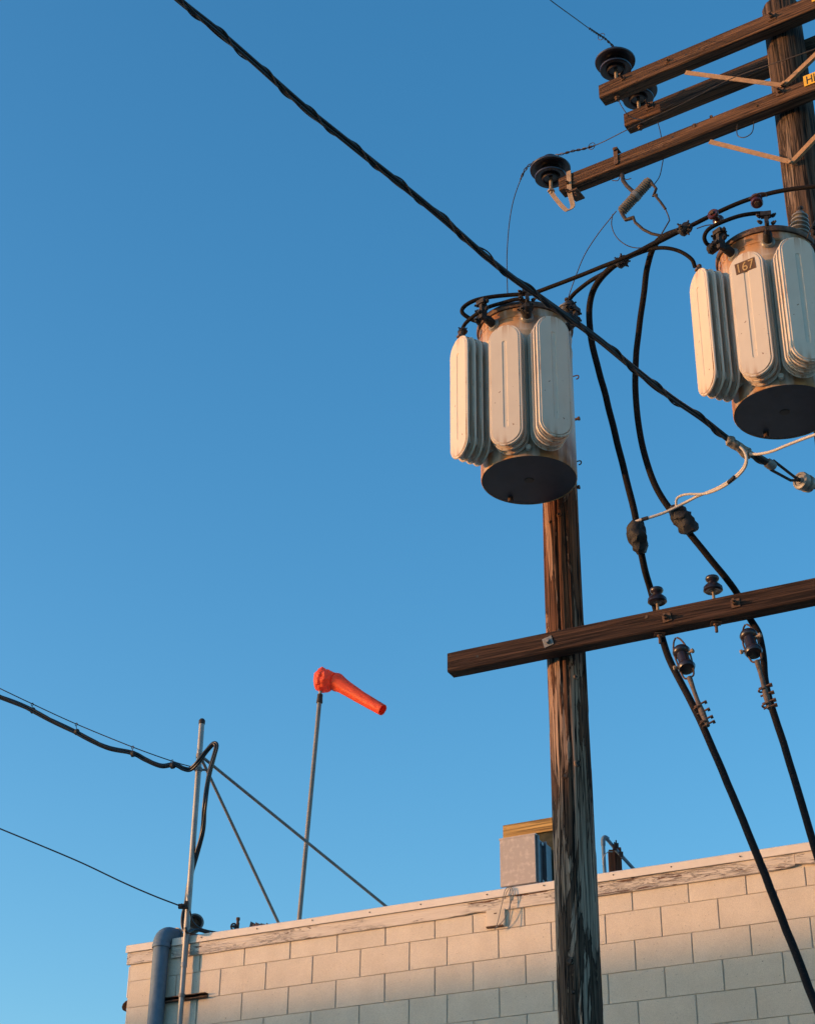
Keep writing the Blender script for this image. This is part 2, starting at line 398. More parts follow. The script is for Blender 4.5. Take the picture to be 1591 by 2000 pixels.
board(5.303, 9.1, 5.372, 5.466, -.003, M['peel'], 'fascia_board', 2)
board(9.103, LEN, 5.370, 5.466, -.001, M['peel'], 'fascia_board', 3)
# metal coping folded over the wall head, left out where the pipe passes
def coping(x0, x1):
    m = MB(); n = max(2, int((x1 - x0) / .1))
    for i in range(n + 1):
        x = x0 + (x1 - x0) * i / n; w = noise.noise(Vector((x * 1.3, 7, 0))) * .005; t = noise.noise(Vector((x * .9, 3, 0))) * .006
        for (yy, zz) in ((.30, 5.50), (.30, 5.518 + t), (-.022 + w, 5.520 + t), (-.034 + w, 5.512 + t), (-.037 + w, 5.459), (-.034 + w, 5.457), (-.026 + w, 5.50)):
            m.v.append(Vector((x, yy, zz)))
    for i in range(n): m.ring_faces(i * 7, i * 7 + 7, 7, True)
    m.f.append(tuple(range(7))); m.f.append(tuple(n * 7 + i for i in reversed(range(7))))
    return part('coping', m, M['flash'], B, 35)
coping(-.03, XP - .072); coping(XP + .072, 6.1); coping(6.104, LEN)
m = MB(); m.box((LEN / 2, 4.1, 5.40), (LEN - .02, 7.7, .14)); part('roof', m, M['moss'], B, 0)
scr = MB()
for i in range(26):
    x = .7 + i * .47 + random.uniform(-.05, .05)
    scr.lathe([(.005, 0), (.005, .003), (.002, .0045)], (x, -.037, 5.49 + random.uniform(-.004, .004)), (0, -1, 0), 8)
part('screw_heads', scr, M['iron'], B)['kind'] = 'stuff'
# broken return trim at the corner
m = MB(); m.v = []
cv = [(.0, 5.09), (-.012, 5.085), (-.032, 5.068), (-.040, 5.045), (-.030, 5.022), (-.012, 5.012)]
for i, (x, z) in enumerate(cv): m.v += [Vector((x, -.004, z)), Vector((x, .05, z)), Vector((x - .004, .05, z + .002)), Vector((x - .004, -.004, z + .002))]
for i in range(len(cv) - 1): m.ring_faces(i * 4, i * 4 + 4, 4)
m.f.append((0, 1, 2, 3)); m.f.append((23, 22, 21, 20))
part('corner_trim', m, M['iron'], B)
m = MB(); m.box((-.006, .018, 5.235), (.010, .04, .24), cham=.003); part('corner_strip', m, M['flash'], B)

# ------------------------------------------------------------------ building across the road that throws the shade
dist = 40.0; zr = 4.96 + math.tan(SUN_EL) * dist
pr = Vector((1.2, 11.8, 0)) + Vector((SUN_DIR.x, SUN_DIR.y, 0)).normalized() * dist
ra = math.atan2(nb.y, nb.x)
AB = root('low_building', pr, 'long low flat roofed building standing across the street to the left', 'building', rz=ra)
m = MB(); m.box((6.0, 0, zr / 2 - .1), (12.0, 110, zr - .2)); aw = part('wall', m, M['masonry'], AB, 0)
m = MB(); m.box((6.0, 0, zr - .1), (12.0, 110.3, .2)); part('roof', m, M['concrete'], AB, 0)
for i in range(12):
    m = MB(); m.box((-.02, -27 + i * 4.9, 2.0), (.06, 1.8, 1.4)); part('window', m, M['sheetblue'], AB, 0)

# ------------------------------------------------------------------ poles
def pole_mesh(x, y, z0, z1, r0, r1, seed, cracks, lean=(0, 0)):
    m = MB(); n = 144; rings = 260; rr = random.Random(seed)
    cr = [(rr.uniform(0, 6.283), rr.uniform(z0 + (z1 - z0) * .4, z1), rr.uniform(.4, 1.6), rr.uniform(.06, .10), rr.uniform(.008, .020)) for _ in range(cracks)]
    for i in range(rings + 1):
        t = i / rings; z = z0 + (z1 - z0) * t; r = r0 + (r1 - r0) * t
        for k in range(n):
            th = 2 * math.pi * k / n
            d = noise.noise(Vector((math.cos(th) * 9, math.sin(th) * 9, z * .5 + seed))) * .0035
            d += noise.noise(Vector((math.cos(th) * 2, math.sin(th) * 2, z * .7 + seed * 2))) * .006
            d += noise.noise(Vector((math.cos(th) * 26, math.sin(th) * 26, z * .9 + seed))) * .0022
            fl = noise.noise(Vector((math.cos(th) * 5, math.sin(th) * 5, z * 1.4 + seed * 3)))
            if fl > .28: d += .0025
            for (ct, cz, cl, cw, cd) in cr:
                if abs(z - cz) < cl:
                    a = (th - ct - .05 * math.sin(z * 2 + ct) + math.pi) % (2 * math.pi) - math.pi
                    if abs(a) < cw: d -= cd * (1 - abs(a) / cw) * (1 - (abs(z - cz) / cl) ** 2)
            R = r + d
            m.v.append(Vector((x + lean[0] * (z - z0) + R * math.cos(th), y + lean[1] * (z - z0) + R * math.sin(th), z)))
    for i in range(rings): m.ring_faces(i * n, (i + 1) * n, n)
    m.f.append(tuple(rings * n + k for k in range(n))); return m
U1 = root('utility_pole', POLE1, 'weathered wooden utility pole with peeling dark and grey patches in front of the block wall', 'utility pole')
part('shaft', pole_mesh(0, 0, 0, 7.55, .136, .1075, 4, 26), M['pole1'], U1, 60)
U2 = root('utility_pole', POLE2, 'reddish brown wooden utility pole at the right edge carrying the upper crossarms', 'utility pole')
TOP2 = 10.72
part('shaft', pole_mesh(0, 0, 0, TOP2, .158, .122, 11, 22, (.0008, 0)), M['pole2'], U2, 60)
def knot(u, px, py, r, rw, pole, phi, hole=True):
    # collar of swollen wood with a hollow dark middle, set on the pole's skin where it is seen
    c = Vector(pole.location); rp = hit(px, py, c, math.degrees(math.atan2(-c.x, c.y)), r) ; rp.z = rp.z
    dirv = Vector((rp.x - c.x, rp.y - c.y, 0)).normalized()
    P = Vector((dirv.x * r, dirv.y * r, rp.z))
    m = MB()
    m.lathe([(rw * 2.2, -.014), (rw * 1.8, -.002), (rw * 1.2, .0015), (rw * .95, .001), (rw * .8, -.012)], P, dirv, 16)
    k_ = part('knot', m, M['pole1'] if pole is U1 else M['pole2'], pole)
    m = MB(); m.lathe([(rw * .9, -.012), (rw * .9, -.0005), (rw * .5, -.001)], P, dirv, 14)
    part('knot_hole', m, M['ink'], pole)
for (px, py, rw, r) in ((1092, 1004, .013, .122), (1064, 1015, .008, .122), (1102, 1514, .015, .13), (1129, 1490, .015, .13), (1110, 1876, .016, .136), (1118, 1937, .010, .136), (1127, 1320, .012, .126)):
    knot(0, px, py, r - .006, rw * .72, U1, 0)
for (px, py, rw) in ((1532, 143, .017), (1530, 288, .015), (1585, 290, .014)): knot(0, px, py, .118, rw * .8, U2, 0)

# ------------------------------------------------------------------ crossarms
G_ARM = 'wooden crossarms bolted to the poles'
def arm(pl, phi, x0, x1, y0, d0, h, dpt, zt, mat, label):
    """box from s=x0..x1 along the arm direction, front face d0 in front of the pole axis"""
    u, n = frame(phi); c = Vector((pl.x, pl.y, zt)) + n * d0 + u * x0
    R = root('crossarm', c, label, 'crossarm', G_ARM, rz=rad(phi))
    m = MB(); L = x1 - x0; N = 40
    q = .006
    sec = [(q, 0), (dpt - q, 0), (dpt, -q), (dpt, -h + q), (dpt - q, -h), (q, -h), (0, -h + q), (0, -q)]
    for i in range(N + 1):
        x = L * i / N; sc = .012 if i in (0, N) else 0
        for (yy, zz) in sec:
            w = noise.noise(Vector((x * 3, yy * 20, zz * 20 + y0))) * .0025
            m.v.append(Vector((x, dpt / 2 + (yy - dpt / 2) * (1 - sc * 2) + w, -h / 2 + (zz + h / 2) * (1 - sc * 2) + w)))
    for i in range(N): m.ring_faces(i * 8, i * 8 + 8, 8, False)
    m.f.append(tuple(range(8))); m.f.append(tuple(N * 8 + i for i in reversed(range(8))))
    part('beam', m, mat, R, 35); return R
def s_of(P, pl, phi): u, n = frame(phi); return (Vector((P.x, P.y, 0)) - Vector((pl.x, pl.y, 0))).dot(u)
def local(R, P):                                   # world -> rotated root coordinates
    a = -R.rotation_euler.z; v = Vector(P) - Vector(R.location)
    return Vector((v.x * math.cos(a) - v.y * math.sin(a), v.x * math.sin(a) + v.y * math.cos(a), v.z))
def washer_bolt(R, P, sz=.05, spin=0.0, stick=.02, mat=None, shank=0.0):
    P = local(R, P); P.y = 0; m = MB(); c, s = math.cos(spin), math.sin(spin)
    ax = (Vector((c, 0, s)), Vector((0, 1, 0)), Vector((-s, 0, c)))
    m.box(P + Vector((0, -.003, 0)), (sz, .006, sz), ax)
    w = part('washer', m, mat or M['iron'], R, 30)
    m = MB(); m.lathe([(sz * .30, 0), (sz * .30, stick), (sz * .27, stick + .004)], P + Vector((0, -.006, 0)), (0, -1, 0), 4 if shank == 0 else 6)
    if shank: m.lathe([(.008, 0), (.008, stick + shank)], P + Vector((0, -.006, 0)), (0, -1, 0), 8)
    part('bolt', m, mat or M['iron'], R, 30)
def hole(R, P, r=.008):
    P = local(R, P); P.y = 0; m = MB(); m.lathe([(r, -.004), (r, .0012), (r * .5, .001)], P, (0, -1, 0), 10); part('bolt_hole', m, M['ink'], R)

# low arm
dD = .225
zD = PP(873, 1275, dD).z
sD = s_of(PP(873, 1275, dD), POLE1, -27)
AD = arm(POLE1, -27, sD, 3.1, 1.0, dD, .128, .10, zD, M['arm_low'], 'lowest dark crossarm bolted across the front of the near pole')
washer_bolt(AD, PP(1070, 1254, dD), .060, .25, .016, M['dullgalv'])
washer_bolt(AD, PP(1302, 1207, dD), .052, .15, .022, shank=.03); washer_bolt(AD, PP(1436, 1179, dD), .052, .05, .022, shank=.03)
hole(AD, PP(932, 1282, dD), .009)
# upper arms
zA = UP(1168, 165, .235).z
AA = arm(POLE2, -33, s_of(UP(1168, 165, .235), POLE2, -33), 1.45, 2.0, .235, .125, .105, zA, M['arm'], 'topmost sunlit crossarm at the front of the right pole with a disc insulator')
zB = UP(1216, 221, -.12).z
AB_ = arm(POLE2, -33, s_of(UP(1217, 221, -.12), POLE2, -33), 1.45, 3.0, -.12, .125, .105, zB, M['arm'], 'shaded crossarm behind the top of the right pole, second from the top')
zC = UP(1114, 337, .235).z
AC = arm(POLE2, -33, s_of(UP(1090, 350, .235), POLE2, -33), 1.45, 4.0, .235, .115, .10, zC, M['arm'], 'third crossarm down on the right pole, with a bracketed insulator at its tip')
washer_bolt(AA, UP(1507, 33, .235), .055, 0, .02, shank=.03); washer_bolt(AA, UP(1216, 153, .235), .03, .3, .02, shank=.03)
washer_bolt(AA, UP(1304, 119, .235), .022, 0, .02)
hole(AA, UP(1339, 106, .235), .008); hole(AA, UP(1365, 95, .235), .007)
washer_bolt(AB_, UP(1268, 207, -.12), .06, 0, .02, shank=.05)
washer_bolt(AC, UP(1523, 180, .235), .055, 0, .02, shank=.03)
hole(AC, UP(1313, 267, .235), .009); hole(AC, UP(1122, 347, .235), .006)
def knotface(R, P, r):
    P = local(R, P); P.y = 0; m = MB(); m.lathe([(r, -.002), (r * .8, .004), (r * .4, .002)], P, (0, -1, 0), 9); part('knot', m, M['pole2'], R)
knotface(AC, UP(1355, 245, .235), .022); knotface(AC, UP(1388, 227, .235), .012); knotface(AD, PP(1262, 1205, dD), .012); knotface(AC, UP(1478, 206, .235), .01)
M['brace'] = simple('tan_steel_brace', (.24, .17, .115), (.36, .26, .175), .7, .1, scale=30)
M['clampmetal'] = simple('tarnished_clamp_metal', (.08, .055, .04), (.17, .12, .08), .7, .2, scale=30)
M['brace2'] = simple('orange_brace_steel', (.30, .17, .09), (.42, .25, .13), .7, .1, scale=30)
def brace(R, a, b, w=.032, th=.006, mat=None):
    a = local(R, a); b = local(R, b); X = (b - a).normalized(); Y = Vector((0, 1, 0)); Y = (Y - X * Y.dot(X)).normalized(); Z = X.cross(Y)
    m = MB(); m.box((a + b) / 2, ((b - a).length, th, w), (X, Y, Z)); m.box((a + b) / 2 + Z * (w / 2 - th / 2) + Y * w * .35, ((b - a).length, w * .7, th), (X, Y, Z))
    m.lathe([(.012, 0), (.012, .018)], b + Vector((0, -.002, 0)), (0, -1, 0), 6)
    part('brace', m, mat or M['brace2'], R, 30)
brace(AA, UP(1338, 141, .20), UP(1527, 166, .145)); brace(AA, UP(1640, 60, .20), UP(1531, 163, .15))
brace(AC, UP(1385, 276, .20), UP(1540, 315, .15)); brace(AC, UP(1650, 205, .20), UP(1543, 318, .155))
# warning signs wrapped on the arm faces
def text_mesh(body, size, name, mat, ext=.0008):
    cu = bpy.data.curves.new('text', 'FONT'); cu.body = body; cu.size = size; cu.extrude = ext; cu.align_x = 'LEFT'
    ob = bpy.data.objects.new('text', cu); COL.objects.link(ob); dg = bpy.context.evaluated_depsgraph_get(); dg.update()
    me = bpy.data.meshes.new_from_object(ob.evaluated_get(dg)); bpy.data.objects.remove(ob); me.name = name; me.materials.clear(); me.materials.append(mat); return me
def warning(P, label, armroot, h=.088):
    u, n = frame(-33); R = root('warning_sign', Vector(P) + n * .004, label, 'warning sign', 'yellow warning signs on the crossarms', rz=rad(-33))
    m = MB(); m.box((.30, -.001, -h / 2), (.60, .002, h)); part('plate', m, M['yellow'], R, 30)
    te = text_mesh('HIGH VOLTAGE', h * 1.06, 'lettering', M['ink']); o = link('lettering', te, R, (.015, -.003, -h * .87)); o.rotation_euler = (rad(90), 0, 0); o.scale = (.72, 1, 1)
warning(UP(1568, 150, .237), 'yellow sign with black letters beginning HIG on the third crossarm down', AC)
warning(UP(1583, -14, .237), 'yellow sign at the top right corner on the topmost crossarm, mostly out of view', AA)

# ------------------------------------------------------------------ insulators
def pin_insulator_proto():
    R = root('pin_insulator', (0, 0, 0), '', 'insulator', 'big dark disc insulators on the upper crossarms')
    m = MB(); m.lathe([(.028, .118), (.046, .112), (.050, .095), (.056, .092), (.060, .118), (.094, .108), (.103, .112), (.104, .122), (.085, .140), (.056, .152), (.050, .168), (.056, .184), (.075, .178), (.120, .172), (.132, .178), (.134, .188), (.122, .202), (.080, .224), (.052, .232), (.045, .246), (.055, .256), (.052, .272), (.03, .28)], n=40)
    m.v = [Vector((v.x * 1.08, v.y * 1.08, v.z * 1.10)) for v in m.v]
    part('porcelain', m, M['porc'], R, 50)
    m = MB(); m.lathe([(.012, -.02), (.012, .13)], n=10); m.lathe([(.026, 0), (.026, .012)], n=6); part('pin', m, M['brace'], R)
    m = MB(); m.lathe([(.016, -.165), (.017, -.15), (.012, -.145), (.012, -.11)], n=6); m.lathe([(.024, -.150), (.024, -.14)], n=6); part('nut', m, M['iron'], R)
    m = MB(); m.tube([Vector((.05 * math.cos(a), .05 * math.sin(a), .270 + .002 * math.sin(a * 3))) for a in [i * .35 for i in range(20)]], .004, 6); part('tie_wire', m, M['wire'], R)
    return R
I1 = pin_insulator_proto()
u33, n33 = frame(-33)
b1 = UP(1203, 152, .1825); b1.z = zA; I1.location = b1; I1['label'] = 'uppermost dark disc insulator on the end of the topmost crossarm'
I2 = copy_tree(I1); b2 = UP(1247, 208, -.17); b2.z = zB; I2.location = b2; I2['label'] = 'dark disc insulator on the rear shaded crossarm, half hidden behind the top one'
I3 = copy_tree(I1); I3.location = UP(1076, 374, .19); I3['label'] = 'dark disc insulator standing out from the tip of the third crossarm on a bent bracket'
# bent bracket that carries the third one
BR = root('insulator_bracket', UP(1117, 345, .24), 'bent flat steel bracket under the insulator at the tip of the third crossarm', 'bracket')
def ribbon(pts, wv, th, n_=None):
    m = MB(); wv = Vector(wv)
    for i, p in enumerate(pts):
        p = Vector(p); t = (Vector(pts[min(i + 1, len(pts) - 1)]) - Vector(pts[max(i - 1, 0)])).normalized(); nn = t.cross(wv).normalized()
        for (a, b) in ((-1, -1), (1, -1), (1, 1), (-1, 1)): m.v.append(p + wv * a * .5 + nn * b * th / 2)
    for i in range(len(pts) - 1): m.ring_faces(i * 4, i * 4 + 4, 4)
    m.f.append((3, 2, 1, 0)); k = (len(pts) - 1) * 4; m.f.append((k, k + 1, k + 2, k + 3)); return m
wpart('strap', ribbon(smooth([UP(1110, 334, .245), UP(1112, 375, .245), UP(1118, 400, .245), UP(1113, 409, .245), UP(1104, 409, .24), UP(1085, 388, .2), UP(1074, 372, .19)], 4), u33 * .035, .006), M['brace'], BR, 40)
m = MB(); m.box(UP(1125, 380, .2), (.07, .12, .012), (u33, n33, Vector((0, 0, 1)))); wpart('clamp', m, M['iron'], BR)
for (x, y) in ((1109, 358), (1110, 374), (1127, 382)):
    m = MB(); m.lathe([(.012, 0), (.012, .02), (.007, .02), (.007, .04)], UP(x, y, .245), n33, 6); wpart('bolt', m, M['iron'], BR)

for ch in list(I3.children):
    if ch.name.startswith('nut'): bpy.data.objects.remove(ch)
def small_insulator(P, label):
    R = root('pin_insulator', P, label, 'insulator', 'small dark pin insulators on the low crossarm')
    m = MB(); m.lathe([(.030, .070), (.046, .066), (.056, .074), (.054, .094), (.040, .110), (.028, .118), (.026, .128), (.036, .138), (.040, .150), (.036, .160), (.020, .164)], n=28); part('porcelain', m, M['porc'], R, 50)
    m = MB(); m.lathe([(.022, .068), (.024, .072), (.022, .078)], n=20); part('collar', m, M['porcgrey'], R)
    m = MB(); m.lathe([(.009, -.02), (.009, .08)], n=10); part('pin', m, M['brace'], R)
    m = MB(); m.lathe([(.009, -.19), (.009, -.128)], n=8); m.lathe([(.016, -.150), (.016, -.135)], n=6); m.box((0, 0, -.133), (.06, .05, .007)); part('pin_end', m, M['iron'], R)
    return R
cD = dD - .05
q = PP(1284, 1187, cD); q.z = zD; SI1 = small_insulator(q, 'small dark insulator on the low crossarm touching the left hanging cable')
q = PP(1393, 1163, cD); q.z = zD; SI2 = small_insulator(q, 'small dark insulator on the low crossarm with the right hanging cable leaning on it')

# ------------------------------------------------------------------ transformers
def stadium(w, h, n=32):
    r = w / 2; out = []
    for k in range(n):
        th = 2 * math.pi * (k + .5) / n; x = r * math.cos(th); z_ = r * math.sin(th) + (h / 2 - r if math.sin(th) > 0 else -(h / 2 - r)); out.append((x, z_))
    return out
def fin_mesh(w, h, th, outer=True):
    m = MB(); n = 32
    rings = [(w - .010, h - .010, 0.0), (w, h, -.005), (w, h, -th + .006), (w - .008, h - .008, -th), (w - .026, h - .026, -th), (w - .034, h - .034, -th - .0045)]
    if outer: rings += [(.030, h * .72, -th - .0047), (.022, h * .72 - .008, -th - .0005), (.006, h * .72 - .024, -th - .0003)]
    else: rings += [(w * .5, h * .8, -th - .0045)]
    for (a, b, y) in rings:
        for (x, z_) in stadium(a, b, n): m.v.append(Vector((x, y, z_)))
    for i in range(len(rings) - 1): m.ring_faces(i * n, i * n + n, n)
    m.f.append(tuple(reversed(range(n)))); m.f.append(tuple((len(rings) - 1) * n + k for k in range(n))); return m
def make_transformer(label, rz, loc, gname):
    T = root('pole_transformer', loc, label, 'transformer', gname, rz=rz)
    H = 1.135; r = .29
    m = MB(); m.lathe([(r - .012, .012), (r - .004, .0), (r, .006), (r, .10), (r, .5), (r, .90), (r + .004, .905), (r + .004, .918), (r, .923), (r, 1.01), (r + .004, 1.014), (r + .004, 1.024), (r, 1.03), (r, 1.085), (r - .01, 1.09)], n=72)
    part('tank', m, M['tank'], T, 40)
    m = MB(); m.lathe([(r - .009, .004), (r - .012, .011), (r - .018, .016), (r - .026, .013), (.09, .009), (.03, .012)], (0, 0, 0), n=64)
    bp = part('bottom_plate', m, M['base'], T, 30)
    m = MB(); m.lathe([(.031, .0065), (.029, .001), (.024, .0), (.004, .001)], n=24); part('drain_boss', m, M['ink'], bp)
    m = MB(); m.lathe([(r, 1.078), (r + .012, 1.080), (r + .016, 1.092), (r + .015, 1.112), (r + .004, 1.124), (r - .02, 1.126)], n=72); part('lid_band', m, M['band'], T, 50)
    m = MB(); m.lathe([(r - .012, 1.115), (r - .05, 1.145), (.12, 1.17), (.01, 1.178)], n=48); part('lid', m, M['tank'], T)
    for ang, Ro, npl in ((-58.5, .49, 4), (-20, .405, 3), (18, .49, 4)):
        a = rad(ang); ax = Vector((math.sin(a), -math.cos(a), 0))
        for k in range(npl):
            me = fin_mesh(.210 if k == 0 else .214, .866 if k == 0 else .874, .013, k == 0).mesh('radiator_fin', M['fin'], None, 35)
            me.materials.append(M['fin_rust'])
            for pl_ in me.polygons:
                if pl_.index < 192 and pl_.index // 32 in (0, 4): pl_.material_index = 1
            o = link('radiator_fin', me, T, ax * (Ro - .049 * k - .013) + Vector((0, 0, .448)))
            o.rotation_euler = (0, 0, a)
        m = MB()
        for zz in (.12, .78): m.box(Vector((0, 0, zz)) + ax * ((Ro + r) / 2 - .03), (.12, Ro - r, .05), (Vector((ax.y, -ax.x, 0)), ax, Vector((0, 0, 1))))
        part('fin_header', m, M['fin'], T)
    # low voltage bushings on the shell
    for ang, zz in ((-43, 1.0), (1, 1.0), (50, .96)):
        a = rad(ang); ax = Vector((math.sin(a), -math.cos(a), 0)); o0 = ax * (r - .005) + Vector((0, 0, zz)); d = (ax + Vector((0, 0, .28))).normalized()
        m = MB(); m.lathe([(.042, -.01), (.042, .008), (.034, .014), (.032, .02)], o0, ax, 24); bu = part('bushing', m, M['porcgrey'], T)
        m = MB(); m.lathe([(.026, .0), (.028, .06), (.024, .075), (.012, .08), (.012, .15)], o0, d, 18); part('stud', m, M['tape'], bu)
        m = MB(); up = Vector((0, 0, 1)); sdv = ax.cross(up)
        m.box(o0 + d * .105 + up * .03, (.022, .05, .12), (sdv, ax, up)); m.box(o0 + d * .12 + up * .085, (.06, .035, .03), (sdv, ax, up))
        for (dx, dz) in ((-.03, .03), (.03, .045), (.0, .07), (.033, .09), (-.034, .085)): m.lathe([(.012, 0), (.012, .018), (.007, .018), (.007, .03)], o0 + d * .105 + up * dz + sdv * dx, (ax + sdv * (1 if dx > 0 else -1)).normalized(), 6)
        part('terminal', m, M['darkiron'], bu, 30)
    # high voltage bushing on the lid
    o0 = Vector((.19, -.06, 1.10)); d = Vector((.12, 0, 1)).normalized(); pr_ = [(.034, 0), (.034, .09)]
    for k in range(5): zz = .10 + k * .034; pr_ += [(.036, zz), (.064 - k * .004, zz + .003), (.065 - k * .004, zz + .010), (.036, zz + .020)]
    pr_ += [(.026, .275), (.012, .285)]
    m = MB(); m.lathe(pr_, o0, d, 28); hb = part('high_voltage_bushing', m, M['porcgrey'], T, 60)
    m = MB(); m.lathe([(.010, .28), (.010, .305), (.016, .306), (.016, .32)], o0, d, 8); part('terminal', m, M['darkiron'], hb)
    m = MB(); m.lathe([(.016, 0), (.016, .028), (.011, .03)], Vector((-.01, -r, .045)), (0, -1, 0), 12); part('plug', m, M['fin'], T)
    m = MB(); m.lathe([(.016, -.028), (.016, .01)], Vector((-.11, .20, .0)), (0, 0, 1), 12); part('foot_stud', m, M['iron'], T)
    a = rad(-58.5); ax = Vector((math.sin(a), -math.cos(a), 0)); sdv = Vector((-ax.y, ax.x, 0))
    m = MB(); m.box(ax * .40 + Vector((0, 0, .892)) , (.03, .19, .012), (sdv, ax, Vector((0, 0, 1)))); m.lathe([(.014, 0), (.014, .035)], ax * .47 + Vector((0, 0, .892)), (0, 0, 1), 8); part('mounting_strap', m, M['band'], T)
    m = MB()
    m.box((.13, .30, .95), (.05, .12, .12)); m.box((.13, .30, .2), (.05, .12, .12)); part('hanger', m, M['band'], T)
    return T
GT = 'pole mounted transformers with radiator fins'
e1 = ray(1033, 939); z1 = CAM.z + e1.z * (9.08 / e1.y)
T1 = make_transformer('complete rust streaked grey transformer on the near pole, beside the open sky', rad(-2.6), (CAM.x + e1.x * 9.08 / e1.y, 9.08, z1), GT)
for ch in T1.children:
    if ch.name.startswith('high_voltage'): ch.location = (.045, .03, -.085)
e2 = ray(1532, 806); Y2 = 8.39
T2 = make_transformer('higher transformer marked 167 cut by the right edge of the photo', rad(-12.0), (e2.x * Y2 / e2.y, Y2, CAM.z + e2.z * Y2 / e2.y), GT)
# number plate 167 on the middle fin of the right transformer
a = rad(-20); ax = Vector((math.sin(a), -math.cos(a), 0)); NP = ax * .4105 + Vector((0, 0, .775))
m = MB(); m.box((0, 0, 0), (.122, .002, .078)); o = part('number_plate', m, M['plate'], T2, 30); o.location = NP; o.rotation_euler = (0, rad(-4), a)
te = text_mesh('167', .088, 'digits', M['gold']); d_ = link('digits', te, o, (-.060, -.0025, -.030)); d_.rotation_euler = (rad(90), 0, 0); d_.scale = (.86, 1, 1)

# hooks and stub bolts on the back right of the near pole
for (x, y, kind) in ((1126, 733, 1), (1127, 818, 0), (1131, 900, 1), (1127, 952, 0)):
    c = PP(x, y, -.03); m = MB(); u27, n27 = frame(-27)
    if kind: m.tube([c - u27 * .07, c] + [c + u27 * (.012 * math.sin(t)) + Vector((0, 0, -.014 + .014 * math.cos(t))) for t in [.4 * i for i in range(1, 10)]], .0045, 6)
    else: m.lathe([(.009, -.09), (.009, .005), (.014, .005), (.014, .016)], c, u27, 8)
    wpart('pole_bolt', m, M['iron'], U1)

# ------------------------------------------------------------------ cables and wires
G_CAB = 'heavy black cables feeding the transformers'
def cable(name, pts, r, mat, label, cat='cable', group=None, k=7, n=8, fn=PP, extra=None, wob=0.0):
    P = smooth([fn(*p) for p in pts], k)
    if wob:
        P = [p + Vector((noise.noise(p * 6), noise.noise(p * 6 + Vector((5, 0, 0))), noise.noise(p * 6 + Vector((0, 9, 0))))) * wob for p in P]
    m = MB(); m.tube(P, r, max(n, 8)); return single(name, m, mat, label, cat, group, 80)
main = [(1620, 360, .75), (1591, 364, .75), (1545, 369, .75), (1500, 378, .75), (1450, 393, .75), (1400, 415, .75), (1340, 445, .75), (1280, 475, .75), (1220, 503, .74), (1150, 531, .70), (1085, 556, .66), (1045, 571, .64), (1031, 574, .64), (995, 576, .66), (955, 580, .7), (925, 587, .72), (906, 599, .72), (903, 611, .72), (921, 624, .68), (936, 628, .66)]
cable('power_cable', main, .0135, M['cable'], 'long black cable slung past both transformers to the left bushing of the near one', group=G_CAB, wob=.002)
cable('power_cable', [(1026, 588, .78), (1010, 584, .8), (982, 591, .8), (946, 603, .78), (914, 626, .74), (903, 641, .72), (898, 656, .70)], .0125, M['cable'], 'short black jumper curving down to the left fins of the near transformer', group=G_CAB)
cable('power_cable', [(1340, 446, .76), (1300, 462, .72), (1212, 510, .6), (1180, 532, .55), (1150, 550, .5), (1122, 572, .46), (1111, 588, .44), (1111, 606, .44)], .0135, M['cable'], 'black cable dropping to the right side of the near transformer lid', group=G_CAB, wob=.002)
Ld = [(1212, 512, .6), (1196, 520, .58), (1173, 542, .54), (1157, 570, .5), (1150, 606, .46), (1152, 650, .44), (1161, 695, .42), (1180, 765, .40), (1199, 840, .38), (1219, 920, .36), (1236, 990, .34), (1247, 1050, .3), (1258, 1110, .22), (1270, 1150, .12), (1280, 1190, .055), (1290, 1235, .05), (1305, 1285, .12), (1330, 1335, .2), (1352, 1375, .27), (1378, 1432, .33), (1440, 1578, .5), (1515, 1765, .72), (1591, 1960, .95), (1700, 2245, 1.3)]
cable('service_cable', Ld, .0200, M['cable'], 'left hanging black service cable crossing in front of the block wall', 'cable', 'hanging service cables tied to the low crossarm', wob=.003)
Rd = [(1338, 447, .77), (1300, 460, .72), (1277, 480, .66), (1264, 520, .6), (1257, 570, .56), (1248, 640, .5), (1241, 705, .46), (1242, 790, .42), (1254, 870, .38), (1278, 945, .34), (1310, 998, .3), (1345, 1040, .27), (1385, 1090, .2), (1418, 1130, .12), (1440, 1162, .055), (1462, 1205, .05), (1482, 1240, .1), (1491, 1290, .17), (1494, 1330, .22), (1503, 1370, .27), (1535, 1470, .38), (1591, 1658, .6), (1680, 1950, .95)]
cable('service_cable', Rd, .0195, M['cable'], 'right hanging black service cable leaving by the right edge', 'cable', 'hanging service cables tied to the low crossarm', wob=.003)
cable('power_cable', [(1212, 510, .62), (1240, 497, .7), (1272, 486, .74), (1300, 484, .74), (1328, 491, .72), (1350, 506, .7), (1357, 522, .68)], .0125, M['cable'], 'arched black jumper reaching the left fins of the right transformer', group=G_CAB)
cable('power_cable', [(1503, 417, .72), (1480, 416, .76), (1445, 421, .8), (1408, 434, .82), (1384, 447, .82), (1375, 462, .8), (1380, 476, .76), (1392, 480, .7)], .0125, M['cable'], 'looped black jumper over the lid of the right transformer', group=G_CAB)

